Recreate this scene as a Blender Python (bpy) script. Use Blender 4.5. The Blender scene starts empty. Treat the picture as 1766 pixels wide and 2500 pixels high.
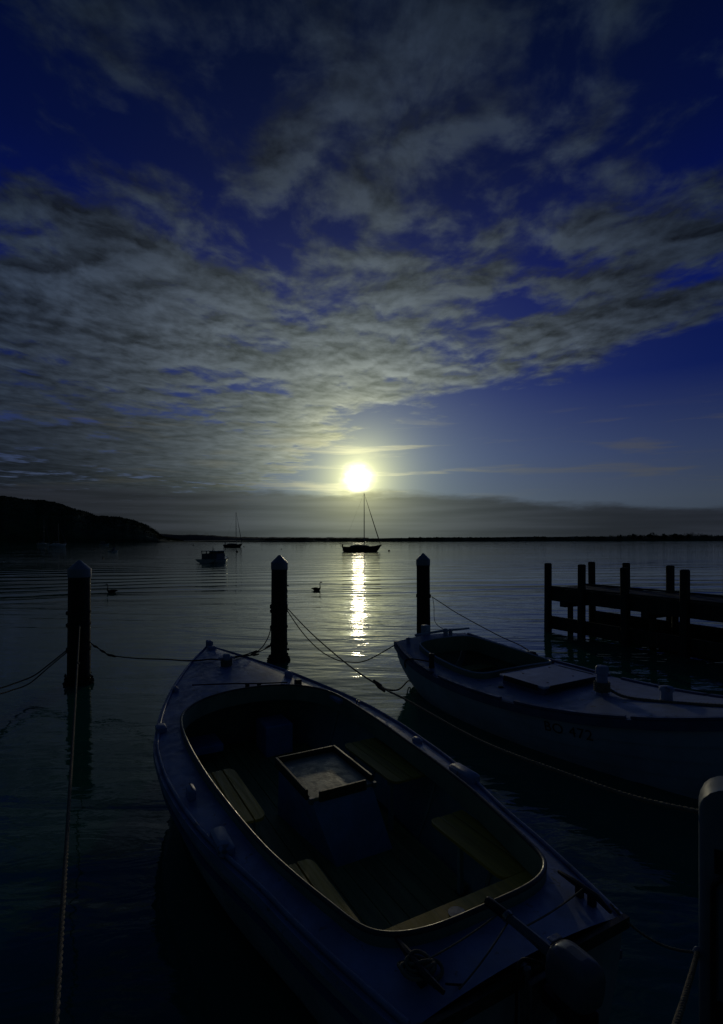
import bpy, math, random
import numpy as np
from mathutils import Vector, Matrix, noise as mnoise
random.seed(7)
rng = np.random.default_rng(7)
scene = bpy.context.scene
R = math.radians
PI = math.pi

# ------------------------------------------------------------------ camera
CAM_H = 2.4
F_PX, CX_PX, HOR_PX = 1285.0, 883.0, 1316.0      # focal length and horizon in photograph pixels
ROLL = math.atan(.0026)
cam_data = bpy.data.cameras.new('camera')
cam_data.sensor_width = 36.0
cam_data.lens = F_PX / 2500.0 * 36.0
cam_data.shift_y = (HOR_PX - 1250.0) / 2500.0
cam_data.clip_start = .05
cam_data.clip_end = 20000
cam = bpy.data.objects.new('camera', cam_data)
scene.collection.objects.link(cam)
cam.location = (0, 0, CAM_H)
cam.rotation_euler = (R(90), ROLL, 0)
scene.camera = cam

# ------------------------------------------------------------------ render settings
scene.view_settings.view_transform = 'Standard'
scene.view_settings.look = 'None'
scene.view_settings.exposure = 0.0
scene.view_settings.gamma = 1.0
scene.view_settings.use_curve_mapping = False
scene.cycles.use_denoising = True
scene.cycles.max_bounces = 6
scene.cycles.glossy_bounces = 4
scene.cycles.sample_clamp_direct = 12.0
scene.cycles.sample_clamp_indirect = 4.0
scene.cycles.caustics_reflective = False
scene.cycles.caustics_refractive = False

# ------------------------------------------------------------------ sky
SUN_EL = R(6.6)
SUN_AZ = R(-.3)                                   # from +Y, to the right
SUN_DIR = Vector((math.sin(SUN_AZ) * math.cos(SUN_EL), math.cos(SUN_AZ) * math.cos(SUN_EL), math.sin(SUN_EL)))

class NT:
    def __init__(self, tree):
        self.t = tree
        self.n = tree.nodes
        self.l = tree.links
    def put(self, sock, v):
        if isinstance(v, bpy.types.NodeSocket):
            self.l.new(v, sock)
        elif isinstance(v, (tuple, list)) and len(v) == 3 and sock.type == 'RGBA':
            sock.default_value = (*v, 1)
        else:
            sock.default_value = v
    def math(self, op, a, b=None, c=None, clamp=False):
        n = self.n.new('ShaderNodeMath'); n.operation = op; n.use_clamp = clamp
        self.put(n.inputs[0], a)
        if b is not None: self.put(n.inputs[1], b)
        if c is not None: self.put(n.inputs[2], c)
        return n.outputs[0]
    def vmath(self, op, a, b=None):
        n = self.n.new('ShaderNodeVectorMath'); n.operation = op
        self.put(n.inputs[0], a)
        if b is not None: self.put(n.inputs[1], b)
        return n.outputs['Value'] if op in ('DOT_PRODUCT', 'LENGTH') else n.outputs[0]
    def step(self, v, lo, hi, tlo=0.0, thi=1.0):
        n = self.n.new('ShaderNodeMapRange'); n.interpolation_type = 'SMOOTHSTEP'
        for k, x in zip(('Value', 'From Min', 'From Max', 'To Min', 'To Max'), (v, lo, hi, tlo, thi)):
            self.put(n.inputs[k], x)
        return n.outputs[0]
    def mix(self, f, a, b, blend='MIX'):
        n = self.n.new('ShaderNodeMix'); n.data_type = 'RGBA'; n.blend_type = blend
        self.put(n.inputs[0], f); self.put(n.inputs[6], a); self.put(n.inputs[7], b)
        return n.outputs[2]
    def noise(self, vec, scale, detail=6, rough=.55, dist=0.0, out=0):
        n = self.n.new('ShaderNodeTexNoise')
        self.put(n.inputs['Vector'], vec)
        n.inputs['Scale'].default_value = scale; n.inputs['Detail'].default_value = detail
        n.inputs['Roughness'].default_value = rough; n.inputs['Distortion'].default_value = dist
        return n.outputs[out]
    def comb(self, x, y, z=0.0):
        n = self.n.new('ShaderNodeCombineXYZ')
        for i, v in enumerate((x, y, z)): self.put(n.inputs[i], v)
        return n.outputs[0]
    def ramp(self, f, stops, interp='LINEAR'):
        n = self.n.new('ShaderNodeValToRGB'); n.color_ramp.interpolation = interp
        e = n.color_ramp.elements
        while len(e) < len(stops): e.new(.5)
        for k, (p, c) in zip(e, stops):
            k.position = p; k.color = (*c, 1)
        self.put(n.inputs[0], f)
        return n.outputs[0]
    def scale(self, col, f):
        n = self.n.new('ShaderNodeVectorMath'); n.operation = 'SCALE'
        self.put(n.inputs[0], col); self.put(n.inputs['Scale'], f)
        return n.outputs[0]

def build_world():
    w = bpy.data.worlds.new('World'); scene.world = w; w.use_nodes = True
    w.cycles.sampling_method = 'MANUAL'; w.cycles.sample_map_resolution = 1024
    w.node_tree.nodes.clear()
    g = NT(w.node_tree)
    tc = g.n.new('ShaderNodeTexCoord').outputs['Generated']
    d = g.vmath('NORMALIZE', tc)
    sep = g.n.new('ShaderNodeSeparateXYZ'); g.put(sep.inputs[0], d)
    x, y, z = sep.outputs
    zc = g.math('MAXIMUM', z, .012)
    px, py = g.math('DIVIDE', x, zc), g.math('DIVIDE', y, zc)
    plane = g.comb(px, py, 0)
    cosg = g.vmath('DOT_PRODUCT', d, tuple(SUN_DIR))
    gam = g.math('MULTIPLY', g.math('ARCCOSINE', g.math('MINIMUM', cosg, .9999999)), 180 / PI)   # degrees from the sun
    # deep blue clear sky, paler towards the horizon
    clear = g.ramp(z, [(0, (.055, .074, .095)), (.07, (.060, .082, .120)), (.15, (.036, .057, .138)), (.27, (.0028, .0120, .115)),
                       (.42, (.0003, .0038, .080)), (.56, (.0003, .0030, .038)), (.70, (.0003, .0026, .017)), (1, (.0003, .0022, .011))])
    side = g.step(cosg, -1, .85, .22, 1.0)
    clear = g.scale(clear, g.math('MULTIPLY', side, g.math('MAXIMUM', g.step(gam, 8, 42, 1.0, .62), g.step(z, .18, .4))))
    nish = g.n.new('ShaderNodeTexSky'); nish.sky_type = 'NISHITA'; nish.sun_disc = False
    nish.sun_elevation = SUN_EL; nish.sun_rotation = SUN_AZ
    nish.air_density = 1.0; nish.dust_density = .6; nish.ozone_density = 3.0
    clear = g.vmath('ADD', clear, g.vmath('MULTIPLY', nish.outputs[0], (.00006, .0002, .0016)))
    # altocumulus sheet with a far edge
    warp = g.noise(plane, 1.1, 3, .5, 0, 1)
    warp = g.scale(g.vmath('SUBTRACT', warp, (.5, .5, .5)), .22)
    pl = g.vmath('ADD', plane, warp)
    n1 = g.noise(pl, 1.3, 9, .55, .15)
    plb = g.vmath('MULTIPLY', pl, (1.0, .8, 1.0))
    n2 = g.noise(g.vmath('ADD', plb, (7.3, 2.1, 0)), 5.2, 6, .56, .2)
    n3 = g.noise(g.vmath('ADD', pl, (1.3, 9.1, 0)), .42, 3, .5)
    left = g.math('MAXIMUM', g.math('MULTIPLY', px, -1.0), 0.0)
    edge = g.math('SUBTRACT', 4.25, g.math('MULTIPLY_ADD', px, 1.02, py))
    edge = g.math('MULTIPLY_ADD', left, 2.3, edge)
    dist = g.vmath('LENGTH', plane)
    edge = g.math('DIVIDE', edge, dist)
    edge = g.math('ADD', edge, g.math('MULTIPLY', g.math('SUBTRACT', n1, .5), .85))
    edge = g.math('ADD', edge, g.math('MULTIPLY', g.math('SUBTRACT', n2, .5), .42))
    inside = g.step(edge, -.07, .15)
    cov = g.math('ADD', g.math('MULTIPLY', n1, .66), g.math('MULTIPLY', n2, .34))
    cov = g.math('ADD', cov, g.math('MULTIPLY', g.math('SUBTRACT', n3, .5), g.step(dist, 1.2, 3.0, .24, .42)))
    thr = g.step(dist, 1.0, 4.2, .452, .343)
    dens = g.step(g.math('SUBTRACT', cov, thr), -.012, .105)
    dens = g.math('MULTIPLY', dens, inside)
    dens = g.math('MULTIPLY', dens, g.step(z, .75, .42, .75, .97))
    glow_c = g.math('MULTIPLY_ADD', g.math('EXPONENT', g.math('DIVIDE', gam, -15.0)), .27, .0165)
    glow_c = g.math('MULTIPLY_ADD', g.math('EXPONENT', g.math('DIVIDE', gam, -4.0)), .45, glow_c)
    # puffs are lit from the sun's side and dark on the other
    m2 = g.noise(g.vmath('ADD', g.vmath('ADD', plb, (7.3, 2.1, 0)), (0, .05, 0)), 5.2, 6, .56, .2)
    m1 = g.noise(g.vmath('ADD', pl, (0, .10, 0)), 1.3, 9, .55, .15)
    relief = g.math('ADD', g.math('MULTIPLY', g.math('SUBTRACT', n2, m2), 3.9), g.math('MULTIPLY', g.math('SUBTRACT', n1, m1), 4.2))
    thick = g.math('SUBTRACT', g.math('ADD', g.math('MULTIPLY', n1, .45), g.math('MULTIPLY', n2, .75)), .6)
    relief = g.math('MULTIPLY', relief, g.step(dist, 2.2, 6.5, 1.0, .45))
    shade = g.math('ADD', g.step(thick, -.16, .16, 1.22, .62), g.math('MAXIMUM', g.math('MINIMUM', relief, .6), -.5))
    cl_col = g.ramp(g.math('DIVIDE', gam, 90), [(0, (1.0, .97, .52)), (.05, (1.0, .95, .60)), (.10, (.88, .94, .84)), (.18, (.72, .86, 1.0)), (.4, (.50, .74, 1.22)), (.62, (.30, .64, 1.05)), (1, (.20, .62, .66))])
    low = g.mix(g.step(gam, 5, 17), (1, 1, 1), g.comb(*[g.step(z, .05, .27, .26, 1.0)] * 3))
    cl_col = g.vmath('MULTIPLY', cl_col, low)
    cloud = g.scale(cl_col, g.math('MULTIPLY', glow_c, g.math('MULTIPLY', shade, g.step(n3, .25, .75, .66, 1.22))))
    col = g.mix(dens, clear, cloud)
    # low streaky wisps
    az = g.math('ARCTAN2', x, y)
    st = g.comb(g.math('MULTIPLY', az, 4.0), g.math('MULTIPLY', z, 42.0), 0)
    s1 = g.noise(g.vmath('ADD', st, (3.7, .4, 0)), 1.0, 6, .55, .4)
    wis = g.math('MULTIPLY', g.step(s1, .52, .68), g.math('MULTIPLY', g.step(z, .05, .1), g.step(z, .25, .17)))
    wis_c = g.scale((1.0, .92, .62), g.math('MULTIPLY_ADD', g.math('EXPONENT', g.math('DIVIDE', gam, -6.0)), .75, .075))
    col = g.mix(g.math('MULTIPLY', wis, g.step(gam, 4, 15, .75, .34)), col, wis_c)
    # far cloud bank along the horizon
    top = g.step(az, -.05, .6, .092, .050)
    top = g.math('ADD', top, g.math('MULTIPLY', g.math('SUBTRACT', g.noise(g.comb(g.math('MULTIPLY', az, 8.0), g.math('MULTIPLY', z, 34), 4.2), 1.0, 5, .58), .5), .046))
    bank = g.step(g.math('SUBTRACT', top, z), -.006, .012)
    s2 = g.noise(g.comb(g.math('MULTIPLY', az, 3.0), g.math('MULTIPLY', z, 55.0), 1.1), 1.0, 4, .5)
    bl = g.math('MULTIPLY_ADD', g.math('EXPONENT', g.math('DIVIDE', gam, -7.0)), .155, .019)
    bank_c = g.scale(g.ramp(g.math('DIVIDE', gam, 40), [(0, (.96, .95, .62)), (.2, (.84, .92, .92)), (.5, (.78, .90, 1.16)), (1, (.74, .88, 1.3))]),
                     g.math('MULTIPLY', bl, g.step(s2, .3, .7, .62, 1.35)))
    col = g.mix(g.math('MULTIPLY', bank, .9), col, bank_c)
    # sun seen through thin cloud: overexposed core and aureole
    halo = g.math('MULTIPLY', g.math('EXPONENT', g.math('DIVIDE', gam, -2.1)), g.math('SUBTRACT', 1.7, g.math('MULTIPLY', bank, 1.05)))
    col = g.vmath('ADD', col, g.scale((1.0, .94, .30), halo))
    halo2 = g.math('MULTIPLY', g.math('EXPONENT', g.math('DIVIDE', gam, -7.6)), g.math('SUBTRACT', .31, g.math('MULTIPLY', bank, .17)))
    col = g.vmath('ADD', col, g.scale((.80, 1.0, .82), halo2))
    s3 = g.noise(g.comb(g.math('MULTIPLY', az, 22.0), g.math('MULTIPLY', z, 60.0), 2.7), 1.0, 5, .6)
    gw = g.math('ADD', gam, g.math('MULTIPLY', g.math('SUBTRACT', s3, .5), 1.5))
    core = g.math('MULTIPLY', g.math('EXPONENT', g.math('MULTIPLY', g.math('MULTIPLY', gw, gw), -1.15)), g.math('SUBTRACT', 4.2, g.math('MULTIPLY', bank, 3.6)))
    col = g.vmath('ADD', col, g.scale((.98, 1.0, .86), core))
    bg = g.n.new('ShaderNodeBackground')
    g.put(bg.inputs[0], g.scale(col, 10.0)); bg.inputs[1].default_value = .1
    out = g.n.new('ShaderNodeOutputWorld'); g.l.new(bg.outputs[0], out.inputs[0])
build_world()

# ------------------------------------------------------------------ sun
sun_data = bpy.data.lights.new('sun', 'SUN')
sun_data.energy = .15
sun_data.angle = R(1.4)
sun_data.color = (1.0, .87, .58)
sun = bpy.data.objects.new('sun', sun_data)
scene.collection.objects.link(sun)
sun.location = (0, 40, 30)
sun.rotation_euler = (-SUN_DIR).to_track_quat('-Z', 'Y').to_euler()

# ------------------------------------------------------------------ helpers
def link(o):
    scene.collection.objects.link(o); return o

def tag(o, label=None, cat=None, group=None, kind=None):
    if label: o['label'] = label
    if cat: o['category'] = cat
    if group: o['group'] = group
    if kind: o['kind'] = kind
    return o

def thing(name, loc, rz, label, cat, group=None):
    o = link(bpy.data.objects.new(name, None))
    o.location = loc; o.rotation_euler = (0, 0, rz); o.empty_display_size = .2
    return tag(o, label, cat, group)

class MB:
    def __init__(self):
        self.v, self.f = [], []
    def add(self, v, f):
        b = len(self.v)
        self.v += [tuple(map(float, p)) for p in v]
        self.f += [tuple(i + b for i in q) for q in f]
        return self
    def box(self, x0, x1, y0, y1, z0, z1, bev=0.0):
        if bev <= 0:
            v = [(x, y, z) for z in (z0, z1) for y in (y0, y1) for x in (x0, x1)]
            return self.add(v, [(0, 2, 3, 1), (4, 5, 7, 6), (0, 1, 5, 4), (2, 6, 7, 3), (0, 4, 6, 2), (1, 3, 7, 5)])
        b = min(bev, (x1 - x0) / 2.01, (y1 - y0) / 2.01, (z1 - z0) / 2.01)
        def ring(i, z): return [(x0 + i + b, y0 + i, z), (x1 - i - b, y0 + i, z), (x1 - i, y0 + i + b, z), (x1 - i, y1 - i - b, z),
                                (x1 - i - b, y1 - i, z), (x0 + i + b, y1 - i, z), (x0 + i, y1 - i - b, z), (x0 + i, y0 + i + b, z)]
        v = ring(b, z0) + ring(0, z0 + b) + ring(0, z1 - b) + ring(b, z1)
        f = [tuple(reversed(range(8))), tuple(range(24, 32))]
        for k in range(3):
            for i in range(8):
                j = (i + 1) % 8
                f.append((k * 8 + i, k * 8 + j, k * 8 + 8 + j, k * 8 + 8 + i))
        return self.add(v, f)
    def tube(self, pts, r, seg=8, cap=True, sy=1.0):
        pts = [Vector(p) for p in pts]
        rs = r if hasattr(r, '__len__') else [r] * len(pts)
        n = None; v = []
        for i, p in enumerate(pts):
            t = (pts[min(i + 1, len(pts) - 1)] - pts[max(i - 1, 0)])
            t = t.normalized() if t.length > 1e-9 else Vector((0, 0, 1))
            if n is None:
                n = Vector((0, 0, 1)) if abs(t.z) < .9 else Vector((1, 0, 0))
            n = (n - t * n.dot(t)).normalized()
            b = t.cross(n)
            for k in range(seg):
                a = 2 * PI * k / seg
                v.append(p + n * math.cos(a) * rs[i] + b * math.sin(a) * rs[i] * sy)
        f = []
        for i in range(len(pts) - 1):
            for k in range(seg):
                j = (k + 1) % seg
                f.append((i * seg + k, i * seg + j, (i + 1) * seg + j, (i + 1) * seg + k))
        if cap:
            f.append(tuple(reversed(range(seg)))); f.append(tuple(range((len(pts) - 1) * seg, len(pts) * seg)))
        return self.add(v, f)
    def loop_tube(self, pts, r, seg=8):
        pts = [Vector(p) for p in pts]; N = len(pts); v, f = [], []
        for i, p in enumerate(pts):
            t = (pts[(i + 1) % N] - pts[i - 1]).normalized()
            n = (Vector((0, 0, 1)) - t * t.z).normalized(); b = t.cross(n)
            for k in range(seg):
                a = 2 * PI * k / seg
                v.append(p + n * math.cos(a) * r + b * math.sin(a) * r)
        for i in range(N):
            for k in range(seg):
                j = (k + 1) % seg; i2 = (i + 1) % N
                f.append((i * seg + k, i * seg + j, i2 * seg + j, i2 * seg + k))
        return self.add(v, f)
    def lathe(self, prof, seg=24, c=(0, 0), cap=True):
        v, f = [], []
        for r, z in prof:
            for k in range(seg):
                a = 2 * PI * k / seg
                v.append((c[0] + r * math.cos(a), c[1] + r * math.sin(a), z))
        for i in range(len(prof) - 1):
            for k in range(seg):
                j = (k + 1) % seg
                f.append((i * seg + k, i * seg + j, (i + 1) * seg + j, (i + 1) * seg + k))
        if cap:
            f.append(tuple(reversed(range(seg)))); f.append(tuple(range((len(prof) - 1) * seg, len(prof) * seg)))
        return self.add(v, f)
    def sweep(self, pts, prof, closed=False):
        """profile (o, z): o outwards to the left of the path in plan, z up"""
        P = [Vector(p) for p in pts]; N = len(P); m = len(prof); v, f = [], []
        for i, p in enumerate(P):
            a = P[(i + 1) % N] if closed else P[min(i + 1, N - 1)]
            b = P[i - 1] if closed else P[max(i - 1, 0)]
            t = a - b; t.z = 0
            t = t.normalized() if t.length > 1e-9 else Vector((1, 0, 0))
            o = Vector((-t.y, t.x, 0))
            v += [p + o * q[0] + Vector((0, 0, q[1])) for q in prof]
        for i in range(N if closed else N - 1):
            i2 = (i + 1) % N
            for k in range(m):
                j = (k + 1) % m
                f.append((i * m + k, i * m + j, i2 * m + j, i2 * m + k))
        if not closed:
            f.append(tuple(reversed(range(m)))); f.append(tuple(range((N - 1) * m, N * m)))
        return self.add(v, f)
    def grid(self, rows, flip=False):
        n = len(rows[0]); v = [p for r in rows for p in r]; f = []
        for i in range(len(rows) - 1):
            for k in range(n - 1):
                q = (i * n + k, i * n + k + 1, (i + 1) * n + k + 1, (i + 1) * n + k)
                f.append(tuple(reversed(q)) if flip else q)
        return self.add(v, f)
    def xf(self, M):
        self.v = [tuple(M @ Vector(p)) for p in self.v]; return self
    def mesh(self, name, mat=None, smooth=True, angle=35):
        m = bpy.data.meshes.new(name)
        m.from_pydata(self.v, [], self.f)
        m.validate(); m.update()
        if mat: m.materials.append(mat)
        if smooth:
            m.polygons.foreach_set('use_smooth', [True] * len(m.polygons))
            try: m.set_sharp_from_angle(angle=R(angle))
            except Exception: pass
        return m
    def build(self, name, mat, parent=None, smooth=True, angle=35, loc=None):
        o = link(bpy.data.objects.new(name, self.mesh(name, mat, smooth, angle)))
        if parent: o.parent = parent
        if loc: o.location = loc
        return o

def interp(tab):
    """smooth monotone interpolation through a table of (x, y)"""
    X = np.array([a for a, _ in tab], float); Y = np.array([b for _, b in tab], float)
    dx = np.diff(X); sl = np.diff(Y) / dx
    m = np.zeros_like(X); m[0], m[-1] = sl[0], sl[-1]
    for i in range(1, len(X) - 1):
        m[i] = 0 if sl[i - 1] * sl[i] <= 0 else 2 * sl[i - 1] * sl[i] / (sl[i - 1] + sl[i])
    def f(x):
        x = min(max(x, X[0]), X[-1]); i = min(max(int(np.searchsorted(X, x)) - 1, 0), len(dx) - 1)
        h = dx[i]; t = (x - X[i]) / h
        return float((2 * t**3 - 3 * t**2 + 1) * Y[i] + (t**3 - 2 * t**2 + t) * h * m[i] + (-2 * t**3 + 3 * t**2) * Y[i + 1] + (t**3 - t**2) * h * m[i + 1])
    return f

def at(u, v, h=0.0):
    """photograph pixel -> point of the scene at height h (things that stand on or in the water)"""
    dx, dy = u - CX_PX, v - HOR_PX
    c, s = math.cos(-ROLL), math.sin(-ROLL)
    dx, dy = dx * c - dy * s, dx * s + dy * c
    d = F_PX * (CAM_H - h) / dy
    return Vector((dx * d / F_PX, d, h))

def ray(u, v, y):
    """photograph pixel -> point at depth y"""
    dx, dy = u - CX_PX, v - HOR_PX
    c, s = math.cos(-ROLL), math.sin(-ROLL)
    dx, dy = dx * c - dy * s, dx * s + dy * c
    return Vector((dx * y / F_PX, y, CAM_H - dy * y / F_PX))

# ------------------------------------------------------------------ materials
MATS = {}
def mat(name, col, rough=.5, var=.25, nscale=6.0, bump=.0, bscale=40.0, metal=0.0, spec=.5, col2=None, stretch=(1, 1, 1), rvar=.15, coat=0.0, speck=None):
    if name in MATS: return MATS[name]
    m = bpy.data.materials.new(name); m.use_nodes = True
    m.node_tree.nodes.clear(); g = NT(m.node_tree)
    out = g.n.new('ShaderNodeOutputMaterial'); b = g.n.new('ShaderNodeBsdfPrincipled')
    g.l.new(b.outputs[0], out.inputs[0])
    co = g.vmath('MULTIPLY', g.n.new('ShaderNodeTexCoord').outputs['Object'], stretch)
    n = g.noise(co, nscale, 6, .6)
    f = g.step(n, .32, .68)
    c2 = col2 or tuple(c * (1 - var) for c in col)
    c = g.mix(f, c2, col)
    if speck:
        sp = g.step(g.noise(co, speck[1], 3, .7), speck[2], speck[2] + .08)
        c = g.mix(sp, c, speck[0])
    g.put(b.inputs['Base Color'], c)
    g.put(b.inputs['Roughness'], g.step(g.noise(co, nscale * 2.7, 4, .6), .3, .7, max(rough - rvar, .02), min(rough + rvar, 1)))
    b.inputs['Metallic'].default_value = metal
    b.inputs['Specular IOR Level'].default_value = spec
    b.inputs['Coat Weight'].default_value = coat
    if bump:
        bn = g.n.new('ShaderNodeBump'); bn.inputs['Strength'].default_value = 1.0; bn.inputs['Distance'].default_value = bump
        g.put(bn.inputs['Height'], g.noise(co, bscale, 5, .6)); g.l.new(bn.outputs[0], b.inputs['Normal'])
    MATS[name] = m
    return m

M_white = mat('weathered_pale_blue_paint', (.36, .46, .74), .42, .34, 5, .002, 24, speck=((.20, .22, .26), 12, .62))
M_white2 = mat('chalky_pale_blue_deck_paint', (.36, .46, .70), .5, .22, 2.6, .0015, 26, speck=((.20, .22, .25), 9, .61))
M_hatch = mat('pale_hatch_paint', (.52, .62, .86), .45, .12, 4, .001, 30)
M_hull1 = mat('aged_hull_paint', (.44, .52, .56), .38, .3, 2.2, .001, 18)
M_hull2 = mat('pale_blue_hull_paint', (.48, .62, .78), .42, .25, 2.0, .001, 18)
M_trim = mat('blue_gunwale_paint', (.10, .16, .34), .4, .3, 5)
M_foul = mat('dark_red_antifouling', (.10, .035, .03), .7, .4, 5, .002, 40)
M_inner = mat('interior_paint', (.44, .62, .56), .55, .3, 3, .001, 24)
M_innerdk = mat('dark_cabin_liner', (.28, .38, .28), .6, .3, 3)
M_slat = mat('oiled_seat_timber', (.80, .54, .07), .5, .3, 5, .0015, 30, stretch=(.25, 5, 5))
M_floor = mat('floor_board_timber', (.50, .52, .22), .6, .35, 5, .002, 30, stretch=(.25, 5, 5))
M_box = mat('engine_box_paint', (.26, .48, .95), .5, .25, 4, .001, 26)
M_tray = mat('tray_rim_timber', (.13, .105, .06), .42, .4, 6, .001, 40, stretch=(.4, 4, 4))
M_traybed = mat('gritty_tray_bed', (.46, .48, .34), .45, .35, 5, .0015, 40, speck=((.62, .56, .28), 30, .62))
M_bead = mat('worn_rubber_bead', (.10, .10, .09), .34, .3, 8)
M_metal = mat('tarnished_metal', (.42, .41, .38), .32, .35, 20, .0006, 60, metal=.9)
M_galv = mat('dull_galvanised_steel', (.36, .37, .38), .5, .3, 14, metal=.6)
M_black = mat('black_plastic', (.02, .021, .022), .42, .3, 8)
M_motor = mat('outboard_grey_paint', (.17, .19, .22), .35, .2, 5, coat=.2)
M_pile = mat('dark_wet_pile', (.035, .036, .03), .62, .5, 4, .006, 22, stretch=(3, 3, .5))
M_crust = mat('oyster_crust', (.06, .055, .045), .85, .6, 14, .02, 30)
M_cap = mat('blue_white_plastic_pile_cap', (.36, .40, .50), .38, .12, 5)
M_jetty = mat('grey_jetty_timber', (.075, .078, .066), .75, .45, 4, .004, 24, stretch=(5, 5, .5))
M_plank = mat('weathered_deck_timber', (.12, .12, .10), .75, .4, 5, .003, 24, stretch=(5, .5, 5))
M_rope = mat('pale_mooring_rope', (.30, .27, .20), .85, .4, 26, .002, 160)
M_ropedk = mat('dark_mooring_rope', (.075, .07, .055), .85, .4, 26, .002, 160)
M_dark = mat('dark_painted_fitting', (.035, .036, .035), .5, .4, 9)
M_letter = mat('black_lettering', (.012, .012, .012), .5, .3, 9)
M_yhull = mat('dark_yacht_hull', (.035, .04, .045), .3, .3, 2)
M_ywhite = mat('white_gelcoat', (.7, .7, .68), .25, .12, 2)
M_ycanvas = mat('tan_sail_canvas', (.22, .16, .09), .8, .3, 4)
M_ydark = mat('blue_grey_canvas', (.17, .21, .26), .8, .3, 4)
M_alu = mat('mast_alloy', (.33, .33, .32), .4, .2, 6, metal=.7)
M_swan = mat('black_feathers', (.012, .012, .013), .55, .4, 22, .003, 60)
M_beak = mat('red_beak', (.22, .03, .02), .4, .2, 20)
M_buoy = mat('weathered_buoy', (.16, .12, .08), .5, .4, 8)
M_land = mat('dark_bush_land', (.07, .13, .04), .95, .5, .06, .0)
M_leaf = mat('dark_shore_foliage', (.06, .11, .035), .9, .45, .4)
M_ridge = mat('distant_ridge_scrub', (.03, .042, .03), .95, .3, .02)
M_trunk = mat('grey_tree_bark', (.05, .043, .035), .9, .4, 3)
M_glassdk = mat('cabin_window_glass', (.02, .025, .028), .08, .2, 3)
M_pvc = mat('grey_jetty_pile_cladding', (.25, .32, .38), .5, .2, 4, .0006, 20)

def water_material():
    m = bpy.data.materials.new('sheltered_bay_water'); m.use_nodes = True
    m.node_tree.nodes.clear(); g = NT(m.node_tree)
    out = g.n.new('ShaderNodeOutputMaterial'); b = g.n.new('ShaderNodeBsdfPrincipled')
    g.l.new(b.outputs[0], out.inputs[0])
    co = g.n.new('ShaderNodeTexCoord').outputs['Object']
    deep = g.mix(g.step(g.noise(co, .12, 3), .35, .65), (.010, .150, .100), (.014, .175, .120))
    g.put(b.inputs['Base Color'], deep)
    b.inputs['IOR'].default_value = 1.38
    b.inputs['Roughness'].default_value = .03
    sep = g.n.new('ShaderNodeSeparateXYZ'); g.put(sep.inputs[0], co)
    X, Y = sep.outputs[0], sep.outputs[1]
    def rot(a, sx, sy, off):
        ca, sa = math.cos(R(a)), math.sin(R(a))
        xx = g.math('ADD', g.math('MULTIPLY', X, ca * sx), g.math('MULTIPLY', Y, sa * sx))
        yy = g.math('ADD', g.math('MULTIPLY', X, -sa * sy), g.math('MULTIPLY', Y, ca * sy))
        return g.comb(g.math('ADD', xx, off), g.math('ADD', yy, off * 1.7), off)
    # breeze patches change how rough the surface is
    patch = g.step(g.noise(rot(4, .030, .085, 3.0), 1.0, 3, .5), .34, .66, .45, 1.35)
    h1 = g.math('MULTIPLY', g.noise(rot(-6, .30, 1.05, 0.0), 1.0, 3, .5, .5), .046)        # long low swell, crests across the view
    h2 = g.math('MULTIPLY', g.noise(rot(9, 1.5, 3.4, 5.0), 1.0, 3, .55, .6), .0074)        # ripples
    h3 = g.math('MULTIPLY', g.noise(rot(-14, 5.0, 9.5, 9.0), 1.0, 3, .55, .3), .0016)      # capillary chop
    # boat wake: long curved crests out in the bay
    cxw, cyw = 26.0, -95.0
    dxw, dyw = g.math('SUBTRACT', X, cxw), g.math('SUBTRACT', Y, cyw)
    rad = g.math('SQRT', g.math('ADD', g.math('MULTIPLY', dxw, dxw), g.math('MULTIPLY', dyw, dyw)))
    rad = g.math('ADD', rad, g.math('MULTIPLY', g.noise(rot(0, .06, .10, 2.0), 1.0, 2), 7.0))
    wave = g.math('SINE', g.math('MULTIPLY', rad, 2 * PI / 2.9))
    wave = g.math('ADD', wave, g.math('MULTIPLY', g.math('SINE', g.math('MULTIPLY', rad, 2 * PI / 1.37)), .3))
    wmask = g.math('MULTIPLY', g.step(Y, 15, 24), g.step(Y, 80, 52))
    wmask = g.math('MULTIPLY', wmask, g.step(g.noise(rot(0, .045, .10, 7.0), 1.0, 2), .36, .58))
    h4 = g.math('MULTIPLY', g.math('MULTIPLY', wave, wmask), .020)
    h = g.math('ADD', g.math('MULTIPLY', g.math('ADD', g.math('ADD', h1, h2), h3), patch), h4)
    bn = g.n.new('ShaderNodeBump'); bn.inputs['Strength'].default_value = 1.0; bn.inputs['Distance'].default_value = 1.0
    g.put(bn.inputs['Height'], h)
    g.l.new(bn.outputs[0], b.inputs['Normal'])
    return m
M_water = water_material()

# ------------------------------------------------------------------ water and far land
mb = MB()
ys = [-60, -20, 0, 10, 20, 40, 80, 160, 320, 640, 1300, 2600, 5200]
xs = [-5200, -2600, -1300, -640, -320, -160, -80, -40, -20, 0, 20, 40, 80, 160, 320, 640, 1300, 2600, 5200]
mb.grid([[(x, y, 0) for x in xs] for y in ys])
tag(mb.build('water', M_water, smooth=False), 'calm dark bay water with ripples and a band of sun glitter', 'water', kind='structure')

def fbm(x, y, o=4):
    return mnoise.fractal(Vector((x, y, .37)), 1.0, 2.0, o)

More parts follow.
